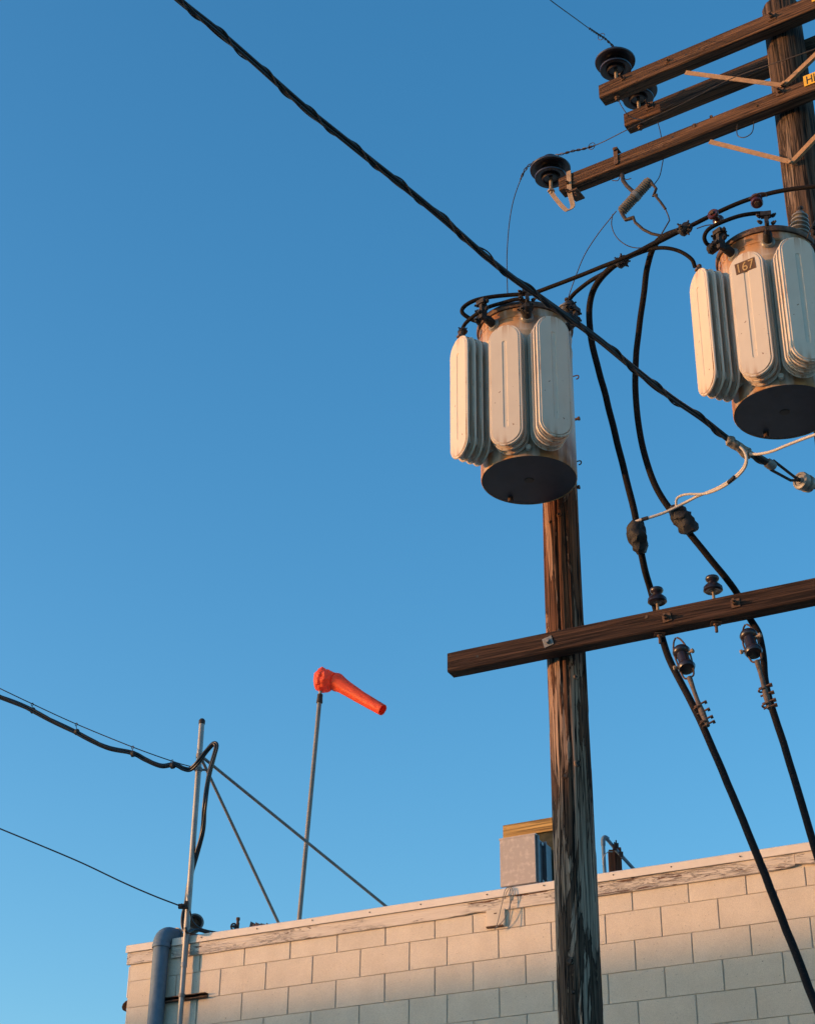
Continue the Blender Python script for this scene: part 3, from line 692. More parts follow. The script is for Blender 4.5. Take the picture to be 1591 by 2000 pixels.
# big twisted overhead line
sl = [(250, -88), (350, 0), (420, 56), (480, 108), (545, 166), (600, 214), (660, 262), (720, 310), (800, 373), (870, 431), (940, 492), (1000, 541), (1060, 584), (1110, 620), (1170, 664), (1240, 722), (1310, 777), (1370, 818), (1420, 857), (1470, 890), (1503, 908)]
def dserv(x): return 3.7 + (.30 - 3.7) * (x - 350) / (1567 - 350)
axis = smooth([PP(x, y, dserv(x)) for x, y in sl], 14)
SD = root('overhead_service_line', axis[-1], 'thick twisted overhead line slanting from the top left down to the right pole', 'overhead line')
def strand(axisp, off, pitch, phase, r, n=7, bump_=0.0):
    out = []; acc = 0; N = Vector((0, 0, 1))
    for i, p in enumerate(axisp):
        t = (axisp[min(i + 1, len(axisp) - 1)] - axisp[max(i - 1, 0)]).normalized(); N = (N - t * N.dot(t)).normalized(); Bv = t.cross(N)
        if i: acc += (p - axisp[i - 1]).length
        th = phase + 2 * math.pi * acc / pitch
        out.append(p + (N * math.cos(th) + Bv * math.sin(th)) * (off + bump_ * (1 + math.sin(th * 1.0)) * .5))
    m = MB(); m.tube(out, r, n); return m
for ph_ in (.3, 2.39, 4.49): wpart('conductor', strand(axis, .0102, 9.0, ph_, .0090, 12), M['sleek'], SD, 80)
ax2 = []
for a_, b_ in zip(axis[:-1], axis[1:]): ax2 += [a_, a_.lerp(b_, .5)]
ax2.append(axis[-1])
wpart('wrapping_wire', strand(ax2, .0188, .30, 1.2, .0042, 8, .0035), M['sleek'], SD, 80)
wpart('neutral_wire', strand(ax2, .0170, .60, 4.2, .0042, 8), M['wire'], SD, 80)

def chunk(path, r, mat, name, label, cat, group=None, n=12, fn=PP, k=5, amp=.3):
    P = smooth([fn(*p) for p in path], k); rs = []
    for i, p in enumerate(P):
        t = i / (len(P) - 1); e = min(1, t / .18, (1 - t) / .18); rs.append(r * (.5 + .5 * e) * (1 + amp * noise.noise(p * 28)))
    m = MB(); m.tube(P, rs, 20)
    m.v = [v + Vector((noise.noise(v * 26), noise.noise(v * 26 + Vector((7, 0, 0))), noise.noise(v * 26 + Vector((0, 7, 0))))) * r * .40 for v in m.v]
    return single(name, m, mat, label, cat, group)
G_SP = 'black taped splices on the hanging cables'
chunk([(1238, 1020, .33), (1243, 1040, .33), (1248, 1062, .31), (1252, 1080, .28)], .050, M['tape'], 'taped_splice', 'lumpy black taped splice on the left hanging cable above the low crossarm', 'cable splice', G_SP)
chunk([(1313, 992, .31), (1328, 1010, .31), (1342, 1028, .3), (1350, 1042, .27)], .050, M['tape'], 'taped_splice', 'lumpy black taped splice on the right hanging cable above the low crossarm', 'cable splice', G_SP)
chunk([(1418, 855, .72), (1435, 868, .68), (1452, 882, .63), (1466, 890, .6)], .030, M['splice'], 'line_splice', 'pale wrapped splice near the lower end of the thick overhead line', 'cable splice', amp=.5)
# dead end clamp and spool at the right pole
DE = root('wedge_clamp', PP(1503, 906, .5), 'long metal wedge clamp between the overhead line and the pale spool insulator', 'line clamp')
m = MB(); A0 = PP(1478, 889, .57); A1 = PP(1506, 908, .48); m.tube([A0, A0.lerp(A1, .5), A1], [.014, .017, .02], 10); wpart('grip', m, M['sleek'], DE)
m = MB(); m.tube([PP(1497, 903, .5), PP(1505, 908, .48), PP(1510, 912, .46)], [.028, .03, .026], 14); wpart('ferrule', m, M['dullgalv'], DE)
for d1, d2 in (((1509, 899), (1545, 927)), ((1504, 917), (1543, 938))):
    m = MB(); a_ = PP(*d1, .47); b_ = PP(*d2, .36); m.tube([a_, a_.lerp(b_, .5), b_, PP(1560, 938, .30)], .0085, 7); wpart('bail', m, M['darkiron'], DE)
SPO = root('spool_insulator', PP(1568, 941, .27), 'pale porcelain spool insulator on the right pole where the overhead line ends', 'insulator')
dv = (PP(1552, 933, .33) - PP(1585, 948, .2)).normalized()
m = MB(); m.lathe([(.02, -.06), (.048, -.055), (.052, -.03), (.040, -.022), (.040, -.012), (.052, -.004), (.054, .02), (.050, .03), (.036, .032), (.034, .026), (.022, .026), (.02, .034), (.012, .034)], (0, 0, 0), dv, 28); part('porcelain', m, M['porcgrey'], SPO, 50)
m = MB(); m.tube([dv * .06, dv * -.1, dv * -.2 + Vector((0, 0, -.01))], .012, 8); part('bolt', m, M['darkiron'], SPO)

G_WH = 'pale insulated wires near the right pole'
cable('pale_wire', [(1440, 868, .68), (1452, 880, .67), (1457, 895, .66), (1452, 912, .62), (1438, 928, .58), (1412, 947, .52), (1385, 960, .46), (1362, 969, .42), (1335, 983, .38), (1300, 1000, .37), (1268, 1011, .37), (1245, 1017, .37), (1234, 1024, .34)], .0085, M['white_cable'], 'pale wire drooping left to the splice on the left hanging cable', 'wire', G_WH)
cable('pale_wire', [(1455, 884, .66), (1458, 898, .68), (1454, 914, .64), (1439, 931, .6), (1413, 950, .54), (1386, 962, .48), (1366, 965, .44), (1345, 965, .42), (1330, 968, .4), (1321, 975, .38), (1320, 990, .36)], .0075, M['white_cable'], 'shorter pale wire hooking onto the splice of the right hanging cable', 'wire', G_WH)
cable('pale_wire', [(1462, 886, .63), (1478, 887, .66), (1505, 882, .72), (1540, 868, .8), (1591, 849, .9), (1660, 828, .95)], .0085, M['white_cable'], 'pale wire rising right below the bottom of the right transformer', 'wire', G_WH)
G_TP = 'black tape bands on the pale wires'
for pts, lab in (([(1434, 931.5, .605), (1422, 942.5, .57)], 'black tape band on the pale wire below the overhead line splice'), ([(1265, 1011.5, .372), (1253, 1015, .372)], 'black tape band at the left end of the pale wire')):
    m = MB(); m.tube([PP(*pts[0]), PP(*pts[1])], .0115, 10); single('tape_band', m, M['tape'], lab, 'tape', G_TP)

# cable spools and clamps on the main cable
def spool(P, axis_, label, s=1.0, mat='porcred'):
    R = root('spool_insulator', P, label, 'insulator', 'dark glazed spools on the cable above the right transformer')
    m = MB(); m.lathe([(r * s, h * s) for r, h in [(.014, -.042), (.030, -.042), (.036, -.034), (.034, -.022), (.020, -.014), (.019, .0), (.020, .012), (.034, .02), (.037, .032), (.031, .042), (.014, .042)]], (0, 0, 0), axis_, 24); part('porcelain', m, M[mat], R, 50)
    m = MB(); ax_ = Vector(axis_).normalized(); m.tube([ax_ * -.06 * s, ax_ * .055 * s], .010 * s, 8); m.lathe([(.017 * s, .042 * s), (.017 * s, .054 * s)], (0, 0, 0), ax_, 6); part('bolt', m, M['iron'], R); return R
spool(PP(1477, 392, .80), (-.1, -.45, -.8), 'red brown spool above the lid of the right transformer')
spool(PP(1397, 424, .80), (.75, .6, -.45) if False else (-.6, -.75, .1), 'red brown spool left of the lid of the right transformer')
def clamp_cluster(P, label, s=1.0, seed=0):
    R = root('cable_connector', P, label, 'cable connector', 'bolted black connectors on the cables'); rr = random.Random(seed)
    m = MB(); m.lathe([(.02 * s, -.04 * s), (.034 * s, -.03 * s), (.036 * s, .02 * s), (.026 * s, .04 * s)], (0, 0, 0), (.7, -.3, .5), 14); part('body', m, M['tape'], R)
    m = MB()
    for i in range(7):
        d = Vector((rr.uniform(-1, 1), rr.uniform(-1, 0), rr.uniform(-1, 1))).normalized(); m.lathe([(.011 * s, .015 * s), (.011 * s, .042 * s), (.006 * s, .042 * s), (.006 * s, .056 * s)], (0, 0, 0), d, 6)
    part('bolts', m, M['darkiron'], R); return R
clamp_cluster(PP(1337, 447, .80), 'bolted black connector where the right hanging cable leaves the main cable', 1.0, 1)
clamp_cluster(PP(1214, 511, .66), 'bolted black connector where the left hanging cable leaves the main cable', .95, 2)
clamp_cluster(PP(1027, 603, .78), 'dark connector lump in front of the lid of the near transformer', 1.0, 3)
clamp_cluster(PP(1112, 598, .46), 'dark connector at the right side of the near transformer lid', .9, 4)
clamp_cluster(PP(903, 648, .72), 'dark connector just above the left fins of the near transformer', .7, 5)
clamp_cluster(PP(1405, 462, .74), 'dark connector at the left shoulder of the right transformer', 1.0, 6)
clamp_cluster(PP(940, 624, .68), 'dark connector on the left bushing of the near transformer', 1.0, 7)
clamp_cluster(PP(1392, 484, .76), 'dark connector at the end of the looped jumper on the right transformer', .9, 8)

# thin wires
G_W = 'thin bare wires among the crossarms'
def wire(pts, label, fn=UP, r=.0033, k=6): return cable('thin_wire', pts, r, M['wire'], label, 'wire', G_W, k, 5, fn)
def dp(fn, x, y, d): return fn(x, y, d)
def P2(pts): return pts
wire([(1040, -30, 1.6), (1075, 0, 1.3), (1120, 33, .95), (1160, 62, .5), (1180, 74, .3), (1198, 90, .2)], 'thin wire coming in from the top edge to the uppermost insulator')
def twist(pts, label, r=.0036, off=.006, pitch=.085, fn=UP):
    A = smooth([fn(*p) for p in pts], 14); R = root('twisted_wire', A[0], label, 'wire', 'twisted wire ends at the insulators')
    for ph in (0, math.pi): wpart('strand', strand(A, off, pitch, ph, r, 5), M['wire'], R)
    return R
twist([(1150, 55, .58), (1168, 67, .42), (1182, 76, .3), (1199, 92, .19)], 'short twisted wire end above the uppermost insulator')
twist([(1084, 303, .19), (1102, 299, .19), (1120, 294, .18), (1140, 290, .17), (1160, 284, .16)], 'short twisted wire end right of the insulator at the third crossarm tip')
wire([(1102, 299, .19), (1160, 284, .16), (1218, 256, .26), (1250, 240, .26), (1330, 203, .27), (1430, 152, .29), (1520, 120, .33), (1591, 95, .35), (1660, 66, .35)], 'long thin wire running right from the third crossarm tip across the pole')
def ring(c, rx, fn, label, tilt=0):
    c = fn(*c); u, n = frame(-33); m = MB(); pts = [c + u * rx * math.cos(t) + Vector((0, 0, 1)) * rx * 1.1 * math.sin(t) for t in [i * .42 for i in range(15)]]; m.tube(pts, .0026, 5); return single('wire_loop', m, M['wire'], label, 'wire', 'small wire loops on the thin wires')
ring((1174, 71, .36), .026, UP, 'small wire loop just above the uppermost insulator'); ring((1155, 285, .17), .026, UP, 'small wire loop right of the insulator at the third crossarm tip')
wire([(1208, 196, .25), (1214, 208, .24), (1226, 224, .2), (1240, 231, .1), (1256, 233, -.1)], 'short thin wire curling below the topmost crossarm end'); 
wire([(1284, 238, -.1), (1290, 262, 0), (1295, 300, .1), (1292, 325, .2), (1287, 345, .28), (1276, 361, .33)], 'thin wire dropping from the rear crossarm to the fuse cutout')
wire([(1030, 328, .19), (1020, 342, .18), (1004, 385, .15), (995, 430, .12), (990, 490, .1), (990, 540, .1), (991, 578, .1)], 'thin wire hanging from the third crossarm insulator to the near transformer')
twist([(1060, 306, .19), (1031, 324, .19), (1022, 337, .185), (1016, 350, .17)], 'short twisted wire end at lower left of the third crossarm insulator')
wire([(1203, 412, .33), (1190, 428, .3), (1165, 460, .25), (1140, 500, .2), (1120, 550, .15), (1107, 588, .1)], 'thin wire slanting from the fuse cutout down to the near transformer lid')
wire([(1196, 418, .33), (1194, 440, .33), (1203, 462, .32), (1222, 478, .3), (1245, 484, .28), (1275, 480, .28)], 'thin curved wire looping below the fuse cutout to the main cable')
wire([(1195, 352, .25), (1206, 352, .25), (1212, 343, .26), (1222, 350, .27), (1232, 348, .27)], 'tiny wire beside the hanger of the fuse cutout')
wire([(1440, 236, .2), (1439, 262, .2), (1452, 268, .2), (1468, 258, .2), (1472, 236, .2)], 'U shaped thin wire loop hanging under the third crossarm')
wire([(1360, 446, .8), (1378, 440, .8), (1395, 438, .8)], 'short thin wire under the main cable by the red brown spool', fn=PP)
wire([(1462, 388, .82), (1478, 378, .84), (1494, 376, .84), (1497, 384, .82)], 'short thin tie wire arched over the red brown spool', fn=PP)
wire([(1591, 430, .6), (1580, 452, .62), (1575, 470, .6)], 'thin wire end beside the ribbed bushing of the right transformer', fn=PP)

# fuse cutout
FC = root('fuse_cutout', UP(1242, 383, .34), 'ribbed grey fuse cutout hanging tilted below the third crossarm', 'fuse cutout')
a_ = UP(1212, 414, .36); b_ = UP(1269, 352, .33); dv = (b_ - a_); L = dv.length; dv.normalize(); pr_ = [(.018, 0), (.030, .004)]
nn = 17
for k in range(nn):
    h0 = .012 + (L - .02) * k / nn
    big = .036 if (k < 8 or k > 9) else .030
    pr_ += [(.028, h0), (big, h0 + .003), (big, h0 + .008), (.028, h0 + .012)]
pr_ += [(.03, L), (.012, L + .006)]
m = MB(); m.lathe(pr_, a_ - Vector(FC.location), dv, 22); part('ribbed_body', m, M['cutout'], FC, 60)
m = MB(); m.lathe([(.0385, L * .46), (.0385, L * .56)], a_ - Vector(FC.location), dv, 22); part('band', m, M['dullgalv'], FC)
def fcp(name, pts, r, mat, n=8): m = MB(); m.tube([UP(*p) for p in pts], r, n); return wpart(name, m, M[mat], FC)
fcp('hanger', [(1215, 340, .26), (1216, 352, .27), (1224, 363, .3), (1236, 374, .34), (1240, 378, .35)], .014, 'darkiron')
fcp('lower_terminal', [(1212, 412, .36), (1216, 420, .37), (1222, 429, .38), (1232, 426, .38), (1238, 424, .38)], .013, 'darkiron')
fcp('fuse_arm', [(1236, 424, .38), (1240, 434, .38), (1256, 448, .38), (1272, 456, .37), (1290, 460, .36)], .010, 'darkiron')
fcp('upper_terminal', [(1270, 355, .34), (1276, 362, .35), (1281, 368, .35), (1278, 376, .35), (1275, 382, .35), (1283, 380, .35)], .010, 'darkiron')
fcp('upper_lead', [(1278, 380, .35), (1290, 395, .36), (1299, 408, .36)], .009, 'darkiron')
fcp('fuse_link', [(1299, 408, .36), (1305, 422, .36), (1307, 430, .36), (1300, 442, .36), (1293, 454, .36), (1289, 461, .36)], .0045, 'wire')
ST = root('arm_strap', UP(1202, 310, .24), 'rusty steel strap over the third crossarm holding the fuse cutout', 'bracket')
m = MB(); u33, n33 = frame(-33); p_ = UP(1202, 308, .243); m.box(p_ + Vector((0, 0, .02)), (.03, .006, .15), (u33, n33, Vector((0, 0, 1)))); m.box(p_ + Vector((0, 0, .09)) - n33 * .03, (.03, .07, .006), (u33, n33, Vector((0, 0, 1)))); m.lathe([(.013, 0), (.013, .02)], p_ + Vector((0, 0, .07)), n33, 6); wpart('strap', m, M['iron'], ST)

# dead end spools and clamps under the low crossarm
def dead_end(top, mid, low, c0, c1, label):
    A = PP(*top); Bm = PP(*mid); Lw = PP(*low); R = root('dead_end_clamp', A, label, 'line clamp', 'dead end clamps under the low crossarm')
    dv = (Lw - A).normalized(); u, n = frame(-27); sdv = (u - dv * u.dot(dv)).normalized()
    for s_ in (-1, 1):
        m = MB(); m.tube(smooth([A + sdv * .004 * s_, A + dv * .03 + sdv * .022 * s_, A + dv * .1 + sdv * .038 * s_, Bm + sdv * .042 * s_, Lw - dv * .02 + sdv * .03 * s_, Lw + sdv * .005 * s_], 4), .0055, 7); wpart('clevis', m, M['iron'], R)
    fr = (-ray(mid[0], mid[1])).normalized(); ax_ = dv
    m = MB(); m.lathe([(.014, -.075), (.034, -.072), (.040, -.058), (.036, -.042), (.026, -.034), (.026, .034), (.036, .042), (.040, .058), (.034, .072), (.014, .075)], Bm, ax_, 22); m.v = [Bm + (v - Bm) * 1.15 + (v - Bm - dv * (v - Bm).dot(dv)) * .12 for v in m.v]; wpart('spool', m, M['porc'], R, 50)
    for k_, t_ in ((1, -.03), (-1, .045)):
        m = MB(); m.lathe([(.007, .02), (.007, .055), (.013, .055), (.014, .068), (.009, .072)], Bm + dv * t_, sdv * k_ + n * .2, 8); wpart('bolt', m, M['brace'], R)
    C0 = PP(*c0); C1 = PP(*c1); dc = (C1 - C0).normalized(); m = MB(); m.tube([Lw, C0.lerp(Lw, .5), C0, C0.lerp(C1, .5), C1], [.016, .012, .013, .018, .012], 9); wpart('clamp_body', m, M['clampmetal'], R)
    sd2 = (u - dc * u.dot(dc)).normalized(); m = MB()
    for t_ in (.15, .45, .75, .95):
        P = C0.lerp(C1, t_); m.tube([P - sd2 * .03, P + sd2 * .045 + n * .01], .006, 6); m.lathe([(.011, .03), (.011, .045)], P, sd2, 6)
    for t_ in (.25, .85):
        P = C0.lerp(C1, t_) ; m.tube([P + sd2 * .022 * math.cos(a) + n * .022 * math.sin(a) - sd2 * .012 for a in [i * .63 for i in range(11)]], .0055, 6)
    wpart('clamp_bolts', m, M['iron'], R); return R
dead_end((1320, 1246, .17), (1335, 1288, .24), (1346, 1324, .28), (1362, 1370, .34), (1382, 1418, .40), 'dead end clamp with dark spool holding the left hanging cable under the low crossarm')
dead_end((1456, 1220, .17), (1466, 1257, .24), (1478, 1292, .27), (1490, 1335, .32), (1502, 1384, .38), 'dead end clamp with dark spool holding the right hanging cable under the low crossarm')

# ------------------------------------------------------------------ service mast on the wall
MAS = WP(373, 1700, .062); MX, MY = MAS.x, MAS.y
ztop = WP(395, 1410, .062).z
MR = root('service_mast', (MX, MY, 3.0), 'thin grey steel mast with two diagonal stays rising at the left end of the wall', 'mast')
m = MB(); m.lathe([(.0205, 0), (.0205, 2.28)], n=20); m.lathe([(.0245, 2.27), (.0245, 2.30), (.0205, 2.31)], n=20)
m.lathe([(.0205, 2.28), (.0235, 2.30), (.0235, WP(375, 1470, .062).z - 3.0), (.0225, ztop - 3.0)], n=20); part('tube', m, M['galv'], MR)
m = MB(); m.lathe([(.026, ztop - 3.02), (.027, ztop - 2.99), (.016, ztop - 2.975)], n=18); part('cap', m, M['darkiron'], MR)
zs = WP(387, 1475, .062).z
m = MB(); m.lathe([(.028, zs - 3.03), (.028, zs - 2.995)], n=16); zc = WP(385, 1505, .062).z; m.lathe([(.030, zc - 3.01), (.030, zc - 2.98)], n=16); m.tube([(-.07, -.02, zc - 3.0), (.07, .02, zc - 2.99)], .010, 8)
part('clamp', m, M['dullgalv'], MR)
top = Vector((MX, MY, zs))
for (x, y, d) in ((548, 1812, -.9), (765, 1780, -1.6)):
    m = MB(); e = WP(x, y, d); e = e + (e - top) * .02; m.tube([top, e], .0125, 10); wpart('stay', m, M['dullgalv'], MR)
zb_ = WP(350, 1946, .062).z
m = MB(); m.lathe([(.027, -.012), (.027, .012)], (0, 0, zb_ - 3.0), n=16); part('clamp', m, M['dullgalv'], MR)
SB = root('strut_channel', WP(320, 1952, .02), 'short rusty slotted channel fixed to the wall behind the mast', 'bracket')
for dz, dd in ((.012, .045), (-.016, .045)):
    m = MB(); a_ = WP(318, 1955, .03); b_ = WP(403, 1943, .03); a_.z = b_.z = (a_.z + b_.z) / 2 + dz; X = (b_ - a_).normalized(); m.box((a_ + b_) / 2, ((b_ - a_).length, .045, .006), (X, Vector((-X.y, X.x, 0)), Vector((0, 0, 1)))); wpart('flange', m, M['iron'], SB)
m = MB(); a_.z -= .0; c_ = (a_ + b_) / 2; c_.z += .014; m.box(c_ - nb * .02, ((b_ - a_).length, .005, .03), (X, Vector((-X.y, X.x, 0)), Vector((0, 0, 1)))); wpart('web', m, M['darkiron'], SB)
# downpipe
pc = WP(313, 1875, .068)
DP = root('downpipe', (pc.x, pc.y, 0), 'fat blue grey downpipe with elbow standing off the left end of the wall', 'pipe')
zE = WP(318, 1845, .068).z
m = MB(); m.lathe([(.061, .1), (.061, zE)], n=36); part('pipe', m, M['pipe'], DP)
ube = Vector((.64, .76, 0)).normalized(); el = []
for i in range(9):
    t = i / 8 * math.pi / 2; el.append(Vector((0, 0, zE)) + ube * .085 * (1 - math.cos(t)) + Vector((0, 0, .085 * math.sin(t))))
m = MB(); m.tube([el[0] - Vector((0, 0, .012))] + el + [el[-1] + ube * .04], .068, 28); part('elbow', m, M['pipe'], DP, 50)
m = MB(); m.lathe([(.064, zE - .028), (.0715, zE - .026), (.0715, zE - .004), (.068, zE + .002)], n=32); part('collar', m, M['pipe'], DP)
m = MB(); m.tube([el[-1] + ube * .03, el[-1] + ube * .55], .050, 24); m.tube([el[-1] + ube * .045, el[-1] + ube * .06], .078, 24); part('rooftop_run', m, M['dullgalv'], DP)
fl = WP(380, 1803, -.10)
FL = root('duct_flange', fl, 'round rusty lined duct end lying on the roof beside the mast', 'duct')
m = MB(); q_ = Vector((.3, -1, .1)).normalized(); m.lathe([(.066, -.06), (.070, .02), (.056, .022), (.052, -.03), (.03, -.032)], (0, 0, .0), q_, 28); part('ring', m, M['dullgalv'], FL)
m = MB(); m.lathe([(.050, -.02), (.030, -.016), (.006, -.015)], (0, 0, .0), q_, 20); part('lining', m, M['iron'], FL)
# junk on the coping behind the mast
m = MB(); a_ = WP(325, 1838, -.1); b_ = WP(395, 1832, -.1); m.tube(smooth([a_, a_.lerp(b_, .5) + Vector((0, 0, .03)), b_], 5), .022, 10); single('roof_hose', m, M['iron'], 'rusty hose stub on the coping between downpipe and mast', 'hose')

# telephone bundle to the mast
lb = [(-60, 1338), (0, 1361), (35, 1375), (65, 1389), (100, 1407), (148, 1431), (180, 1447), (215, 1462), (260, 1472), (285, 1484), (315, 1496), (340, 1494), (358, 1502), (372, 1503), (386, 1490), (402, 1468), (415, 1454), (422, 1455), (421, 1468), (410, 1505), (404, 1535), (400, 1575), (396, 1620), (385, 1665), (371, 1720), (363, 1765), (358, 1792), (359, 1812), (366, 1824)]
def dlow(x, i): return .9 - .75 * x / 372 if i < 14 else (.17 if i < 22 else .0)
lbp = [WP(x, y, max(.13 if i < 22 else (.09, .05, .02, .0, .0, .0, .0)[min(i - 22, 6)], dlow(x, i))) for i, (x, y) in enumerate(lb)]
BU = root('cable_bundle', lbp[13], 'thick black cable bundle sagging in from the left and looping down beside the mast', 'cable')
A = smooth(lbp, 8)
for ph in (0, 2.1, 4.2): wpart('sheathed_cable', strand(A, .0108, 1.4, ph, .0108, 12), M['sleek'], BU, 80)
cable('messenger_wire', [(-60, 1316, 1.0), (0, 1345, .9), (63, 1375, .76), (148, 1414, .6), (258, 1459, .4), (336, 1487, .22), (378, 1499, .12)], .0042, M['wire'], 'thin straight support wire above the sagging cable bundle at left', 'wire', fn=WP)
hg = [(63, 1376, 1388, .76), (149, 1415, 1430, .6), (259, 1460, 1473, .4), (336, 1487, 1496, .23)]
hl = ['first wire hanger from the left edge on the cable bundle', 'second wire hanger from the left edge on the cable bundle', 'third wire hanger from the left edge on the cable bundle', 'wire hanger nearest the mast on the cable bundle']
for (x, y0, y1, d), lab in zip(hg, hl):
    a_ = WP(x, y0, d); b_ = WP(x + 1, y1, d); R = root('cable_hanger', a_, lab, 'cable hanger', 'hangers tying the cable bundle to its support wire')
    m = MB(); u, n = frame(-28)
    m.tube([a_ + Vector((0, 0, .012)) + u * .011 * math.sin(t) - Vector((0, 0, 1)) * .013 * (1 - math.cos(t)) for t in [i * .6 for i in range(12)]], .003, 5); wpart('ring', m, M['darkiron'], R)
    m = MB(); m.tube([a_ - Vector((0, 0, .012)), b_], .003, 5); m.tube([b_ - u * .012, b_ + u * .012], .0245, 12); wpart('strap', m, M['tape'], R)
cable('drop_wire', [(-60, 1594, .9), (0, 1619, .8), (80, 1652, .66), (160, 1686, .5), (240, 1724, .35), (300, 1750, .24), (352, 1770, .14)], .0058, M['sleek'], 'single dark drop wire meeting the mast just above the wall', 'wire', fn=WP)
c_ = WP(356, 1771, .13); WC = root('wire_clamp', c_, 'small black clamp fixing the drop wire to the mast', 'clamp')
m = MB(); m.box((0, 0, 0), (.06, .04, .03)); m.box((.035, 0, .012), (.02, .05, .05)); part('body', m, M['darkiron'], WC)
m = MB(); m.lathe([(.010, 0), (.010, .03)], (0, -.02, 0), (0, -1, 0), 6); part('bolt', m, M['darkiron'], WC)
cable('roof_cable', [(362, 1812, .14), (366, 1822, .12), (378, 1817, .0), (395, 1819, -.06), (412, 1826, -.08), (424, 1831, -.09)], .012, M['sleek'], 'black cable bending from the mast over the coping', 'cable', fn=WP)
cable('roof_cable', [(371, 1780, .12), (376, 1800, .08), (388, 1812, .02), (404, 1818, -.05), (425, 1822, -.1)], .007, M['sleek'], 'slim black cable curving from the mast clamp onto the roof', 'cable', fn=WP)

# ------------------------------------------------------------------ rooftop things
def WYp(x, y, Y): r = ray(x, y); return CAM + r * (Y / r.y)
hp = WYp(625, 1357, 15.0); bp_ = WYp(580, 1830, 15.0); bp_.z -= .1
WS = root('windsock', bp_, 'orange windsock drooping right from a thin leaning pole above the roof', 'windsock')
m = MB(); m.tube([bp_, bp_.lerp(hp, .5), hp], .0205, 14); wpart('pole', m, M['dullgalv'], WS)
m = MB(); d = (hp - bp_).normalized(); m.tube([hp - d * .085, hp - d * .08, hp - d * .03, hp - d * .0, hp + d * .004], [.028, .03, .026, .026, .02], 14); wpart('coupling', m, M['darkiron'], WS)
m = MB(); m.tube([hp, hp + d * .04], .016, 10); wpart('swivel', m, M['galv'], WS)
path = [(612, 1329, 3), (613.5, 1329, 13), (617, 1329, 19), (623, 1329, 23.5), (632, 1329.5, 25), (641, 1329, 23.5), (647, 1328.5, 19.5), (651, 1330, 18), (657, 1333, 19), (668, 1339.5, 16.0), (684, 1349.5, 14.2), (702, 1361, 13.2), (722, 1373, 12.4), (737, 1381.5, 12.0), (747, 1387, 11.6)]
PXM = 3440 / 15.9
cp = smooth([WYp(x, y, 15.0 + (.0 if x < 650 else (x - 650) * -.0022)) for x, y, r in path], 6)
rr_ = smooth([Vector((r / PXM, 0, 0)) for x, y, r in path], 6)
m = MB(); nS = 40; N = Vector((0, 0, 1)); o0 = 0
for i, p in enumerate(cp):
    t = (cp[min(i + 1, len(cp) - 1)] - cp[max(i - 1, 0)]).normalized(); N = (N - t * N.dot(t)).normalized(); Bv = t.cross(N)
    s_ = i / (len(cp) - 1)
    for k in range(nS):
        th = 2 * math.pi * k / nS; R_ = rr_[i].x
        cr = noise.noise(Vector((math.cos(th) * 2.2, math.sin(th) * 2.2, s_ * 10))) * .18 - abs(noise.noise(Vector((math.cos(th) * 2.6 + 3, math.sin(th) * 2.6, s_ * 14)))) * .22
        amp = 1.0 if s_ < .5 else .30
        fold = -.34 * math.exp(-((s_ - .50) / .035) ** 2) * max(0, -math.cos(th) * .6 + .4)
        m.v.append(p + (N * math.cos(th) + Bv * math.sin(th)) * R_ * (1 + cr * amp + fold))
for i in range(len(cp) - 1): m.ring_faces(i * nS, (i + 1) * nS, nS)
m.f.append(tuple(reversed(range(nS))))
k0 = len(m.v)                                        # inner skin so the open end has thickness
for i in range(len(cp) - 14, len(cp)):
    t = (cp[min(i + 1, len(cp) - 1)] - cp[i - 1]).normalized()
    for k in range(nS): v = m.v[i * nS + k]; m.v.append(v + (cp[i] - v).normalized() * .004)
for i in range(13): m.ring_faces(k0 + i * nS, k0 + (i + 1) * nS, nS, True)
m.ring_faces((len(cp) - 1) * nS, k0 + 13 * nS, nS)
wpart('sock', m, M['orange'], WS, 32)

# sheet metal box on the coping with a yellow board behind it
b0 = WP(977, 1733, -.02); u28, n28 = frame(-28)
BX = root('metal_box', b0, 'speckled sheet metal box end standing on the coping left of the near pole', 'duct box', rz=rad(-28))
m = MB(); m.box((.137, .012, .175), (.274, .024, .35)); m.box((.137, .018, .352), (.286, .04, .012)); part('front_panel', m, M['sheet'], BX, 30)
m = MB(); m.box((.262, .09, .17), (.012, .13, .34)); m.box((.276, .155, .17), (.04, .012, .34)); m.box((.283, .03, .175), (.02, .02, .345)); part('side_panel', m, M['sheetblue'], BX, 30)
m = MB()
for zz in (.31, .03): m.box((.285, .11, zz), (.004, .03, .022))
part('sticker', m, M['galv'], BX, 30)
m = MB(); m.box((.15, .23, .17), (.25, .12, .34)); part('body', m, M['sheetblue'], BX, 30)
LB = root('lumber_crate', WP(985, 1733, -.32), 'yellow wooden board end topping a dark mossy box behind the metal box', 'board', rz=rad(-28))
m = MB(); m.box((.20, .06, .42), (.41, .12, .10)); part('board', m, M['lumber'], LB, 30)
m = MB(); m.box((.20, .10, .18), (.39, .16, .38)); part('mossy_side', m, M['moss'], LB, 30)
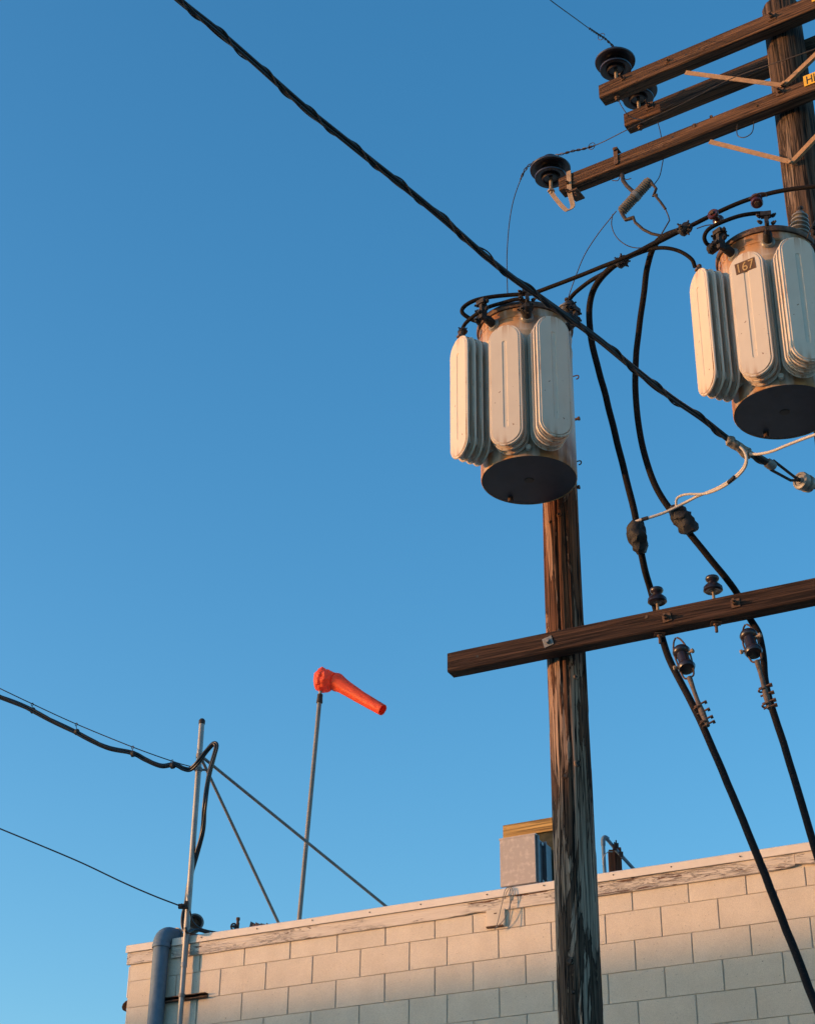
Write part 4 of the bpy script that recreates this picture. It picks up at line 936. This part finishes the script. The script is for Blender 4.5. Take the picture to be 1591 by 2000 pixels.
# bent conduit strapped to a stump of post
CO = root('bent_conduit', WP(1180, 1704, -.12), 'bent galvanised conduit rising behind the coping right of the near pole', 'conduit')
m = MB(); m.tube(smooth([WP(1181, 1712, -.12), WP(1179, 1680, -.12), WP(1177.5, 1650, -.12)], 3), .013, 12); wpart('upright', m, M['pipe'], CO)
m = MB(); m.tube(smooth([WP(1177.5, 1652, -.12), WP(1177.5, 1640, -.12), WP(1181, 1636, -.13), WP(1187, 1640, -.15)], 4), .0165, 12); wpart('elbow', m, M['pipe'], CO)
m = MB(); m.tube([WP(1184, 1638, -.14), WP(1205, 1663, -.25), WP(1250, 1712, -.5)], .013, 12); wpart('sloping_run', m, M['pipe'], CO)
m = MB()
for (x, y) in ((1200, 1656), (1212, 1669), (1203, 1652)): c_ = WP(x, y, -.2); m.box(c_, (.03, .03, .03)); m.tube([c_, c_ + Vector((0, 0, .04))], .005, 6)
wpart('clamp', m, M['darkiron'], CO)
PO = root('wood_stump', WP(1202, 1706, -.3), 'short split stump of reddish timber behind the coping under the conduit', 'post')
m = MB(); c_ = WP(1202, 1702, -.3)
zt_ = WP(1198, 1659, -.3).z - c_.z
m.box((-.024, 0, zt_ / 2 - .05), (.042, .06, zt_ + .10)); m.box((.022, .01, zt_ / 2 - .045), (.044, .07, zt_ + .13)); part('timber', m, M['post'], PO, 30)
m = MB(); m.tube(smooth([WP(1196, 1664, -.2), WP(1186, 1665, -.1), WP(1178, 1675, -.09), WP(1177, 1690, -.1)], 5), .003, 5); wpart('strap_wire', m, M['galv'], PO)
# valve on the roof
VA = root('roof_valve', WP(463, 1818, -.2), 'small dark valve stub standing on the roof edge left of the windsock pole', 'valve')
m = MB(); m.tube([WP(463, 1820, -.2), WP(464.5, 1803, -.2)], .013, 10); m.tube([WP(464.2, 1803, -.2), WP(464.8, 1796, -.2)], .011, 10); m.tube([WP(464.7, 1798, -.2), WP(465, 1793, -.2)], .0155, 10); wpart('stem', m, M['iron'], VA)
m = MB(); c_ = WP(456, 1810, -.16); m.tube([c_ + Vector((.02 * math.cos(t), .004, .024 * math.sin(t))) for t in [i * .63 for i in range(11)]], .007, 7); m.tube([c_, WP(463, 1811, -.2)], .012, 8); m.box(c_, (.03, .02, .012)); wpart('handwheel', m, M['darkiron'], VA)
TI = root('ridge_tiles', WP(487, 1812, -.2), 'row of small dark broken tile edges peeping over the coping', 'tile')
for i, (x, y, h) in enumerate(((490, 1811, 11), (495, 1810, 6), (500, 1809, 7.5), (505, 1808.5, 5), (510, 1808, 5), (515, 1807, 3), (521, 1806, 3))):
    m = MB(); a_ = WP(x - 4, y + 3, -.2); b_ = WP(x + 4, y + 2, -.2); c_ = WP(x - .5, y - h, -.2); o_ = Vector((.03, .06, 0)); m.v = [a_, b_, c_, a_ + o_, b_ + o_, c_ + o_]; m.f = [(0, 1, 2), (5, 4, 3), (0, 3, 4, 1), (1, 4, 5, 2), (2, 5, 3, 0)]; wpart('tile', m, M['terra'], TI, 0)
# painted junction box with wire loops
JB = root('junction_box', WP(952, 1786, 0), 'small wall box painted cream hanging under the fascia board by the wire loops', 'junction box', rz=rad(-28))
w_ = (WP(988, 1780, 0) - WP(952, 1786, 0)).length; h_ = WP(952, 1786, 0).z - WP(953, 1815, 0).z
m = MB(); m.box((w_ / 2, -.013, -h_ / 2 + .01), (w_, .028, h_ + .02), cham=.004); part('casing', m, M['masonry'], JB)
m = MB(); m.box((w_ * .45, -.016, -h_ + .004), (w_ * .9, .030, .010)); part('rusty_edge', m, M['iron'], JB)
m = MB(); m.box((w_ * .5, -.028, -.012), (.02, .002, .008)); part('label_slot', m, M['iron'], JB)
for pts, lab in (([(967, 1815), (972, 1800), (980, 1765), (985, 1742), (990, 1734), (994, 1734), (988, 1745), (985, 1757)], 'left strand of the stiff wire loop hanging from the coping to the wall box'), ([(991, 1812), (994, 1800), (996, 1765), (995, 1745), (997, 1734), (1000, 1738), (1001, 1750), (997, 1765), (985, 1795), (965, 1816)], 'right strand of the stiff wire loop hanging from the coping to the wall box')):
    cable('loose_wire', [(x, y, .055) for x, y in pts], .0028, M['dullgalv'], lab, 'wire', 'loose wire loops over the fascia board', fn=WP, n=6)

S.render.engine = 'CYCLES'
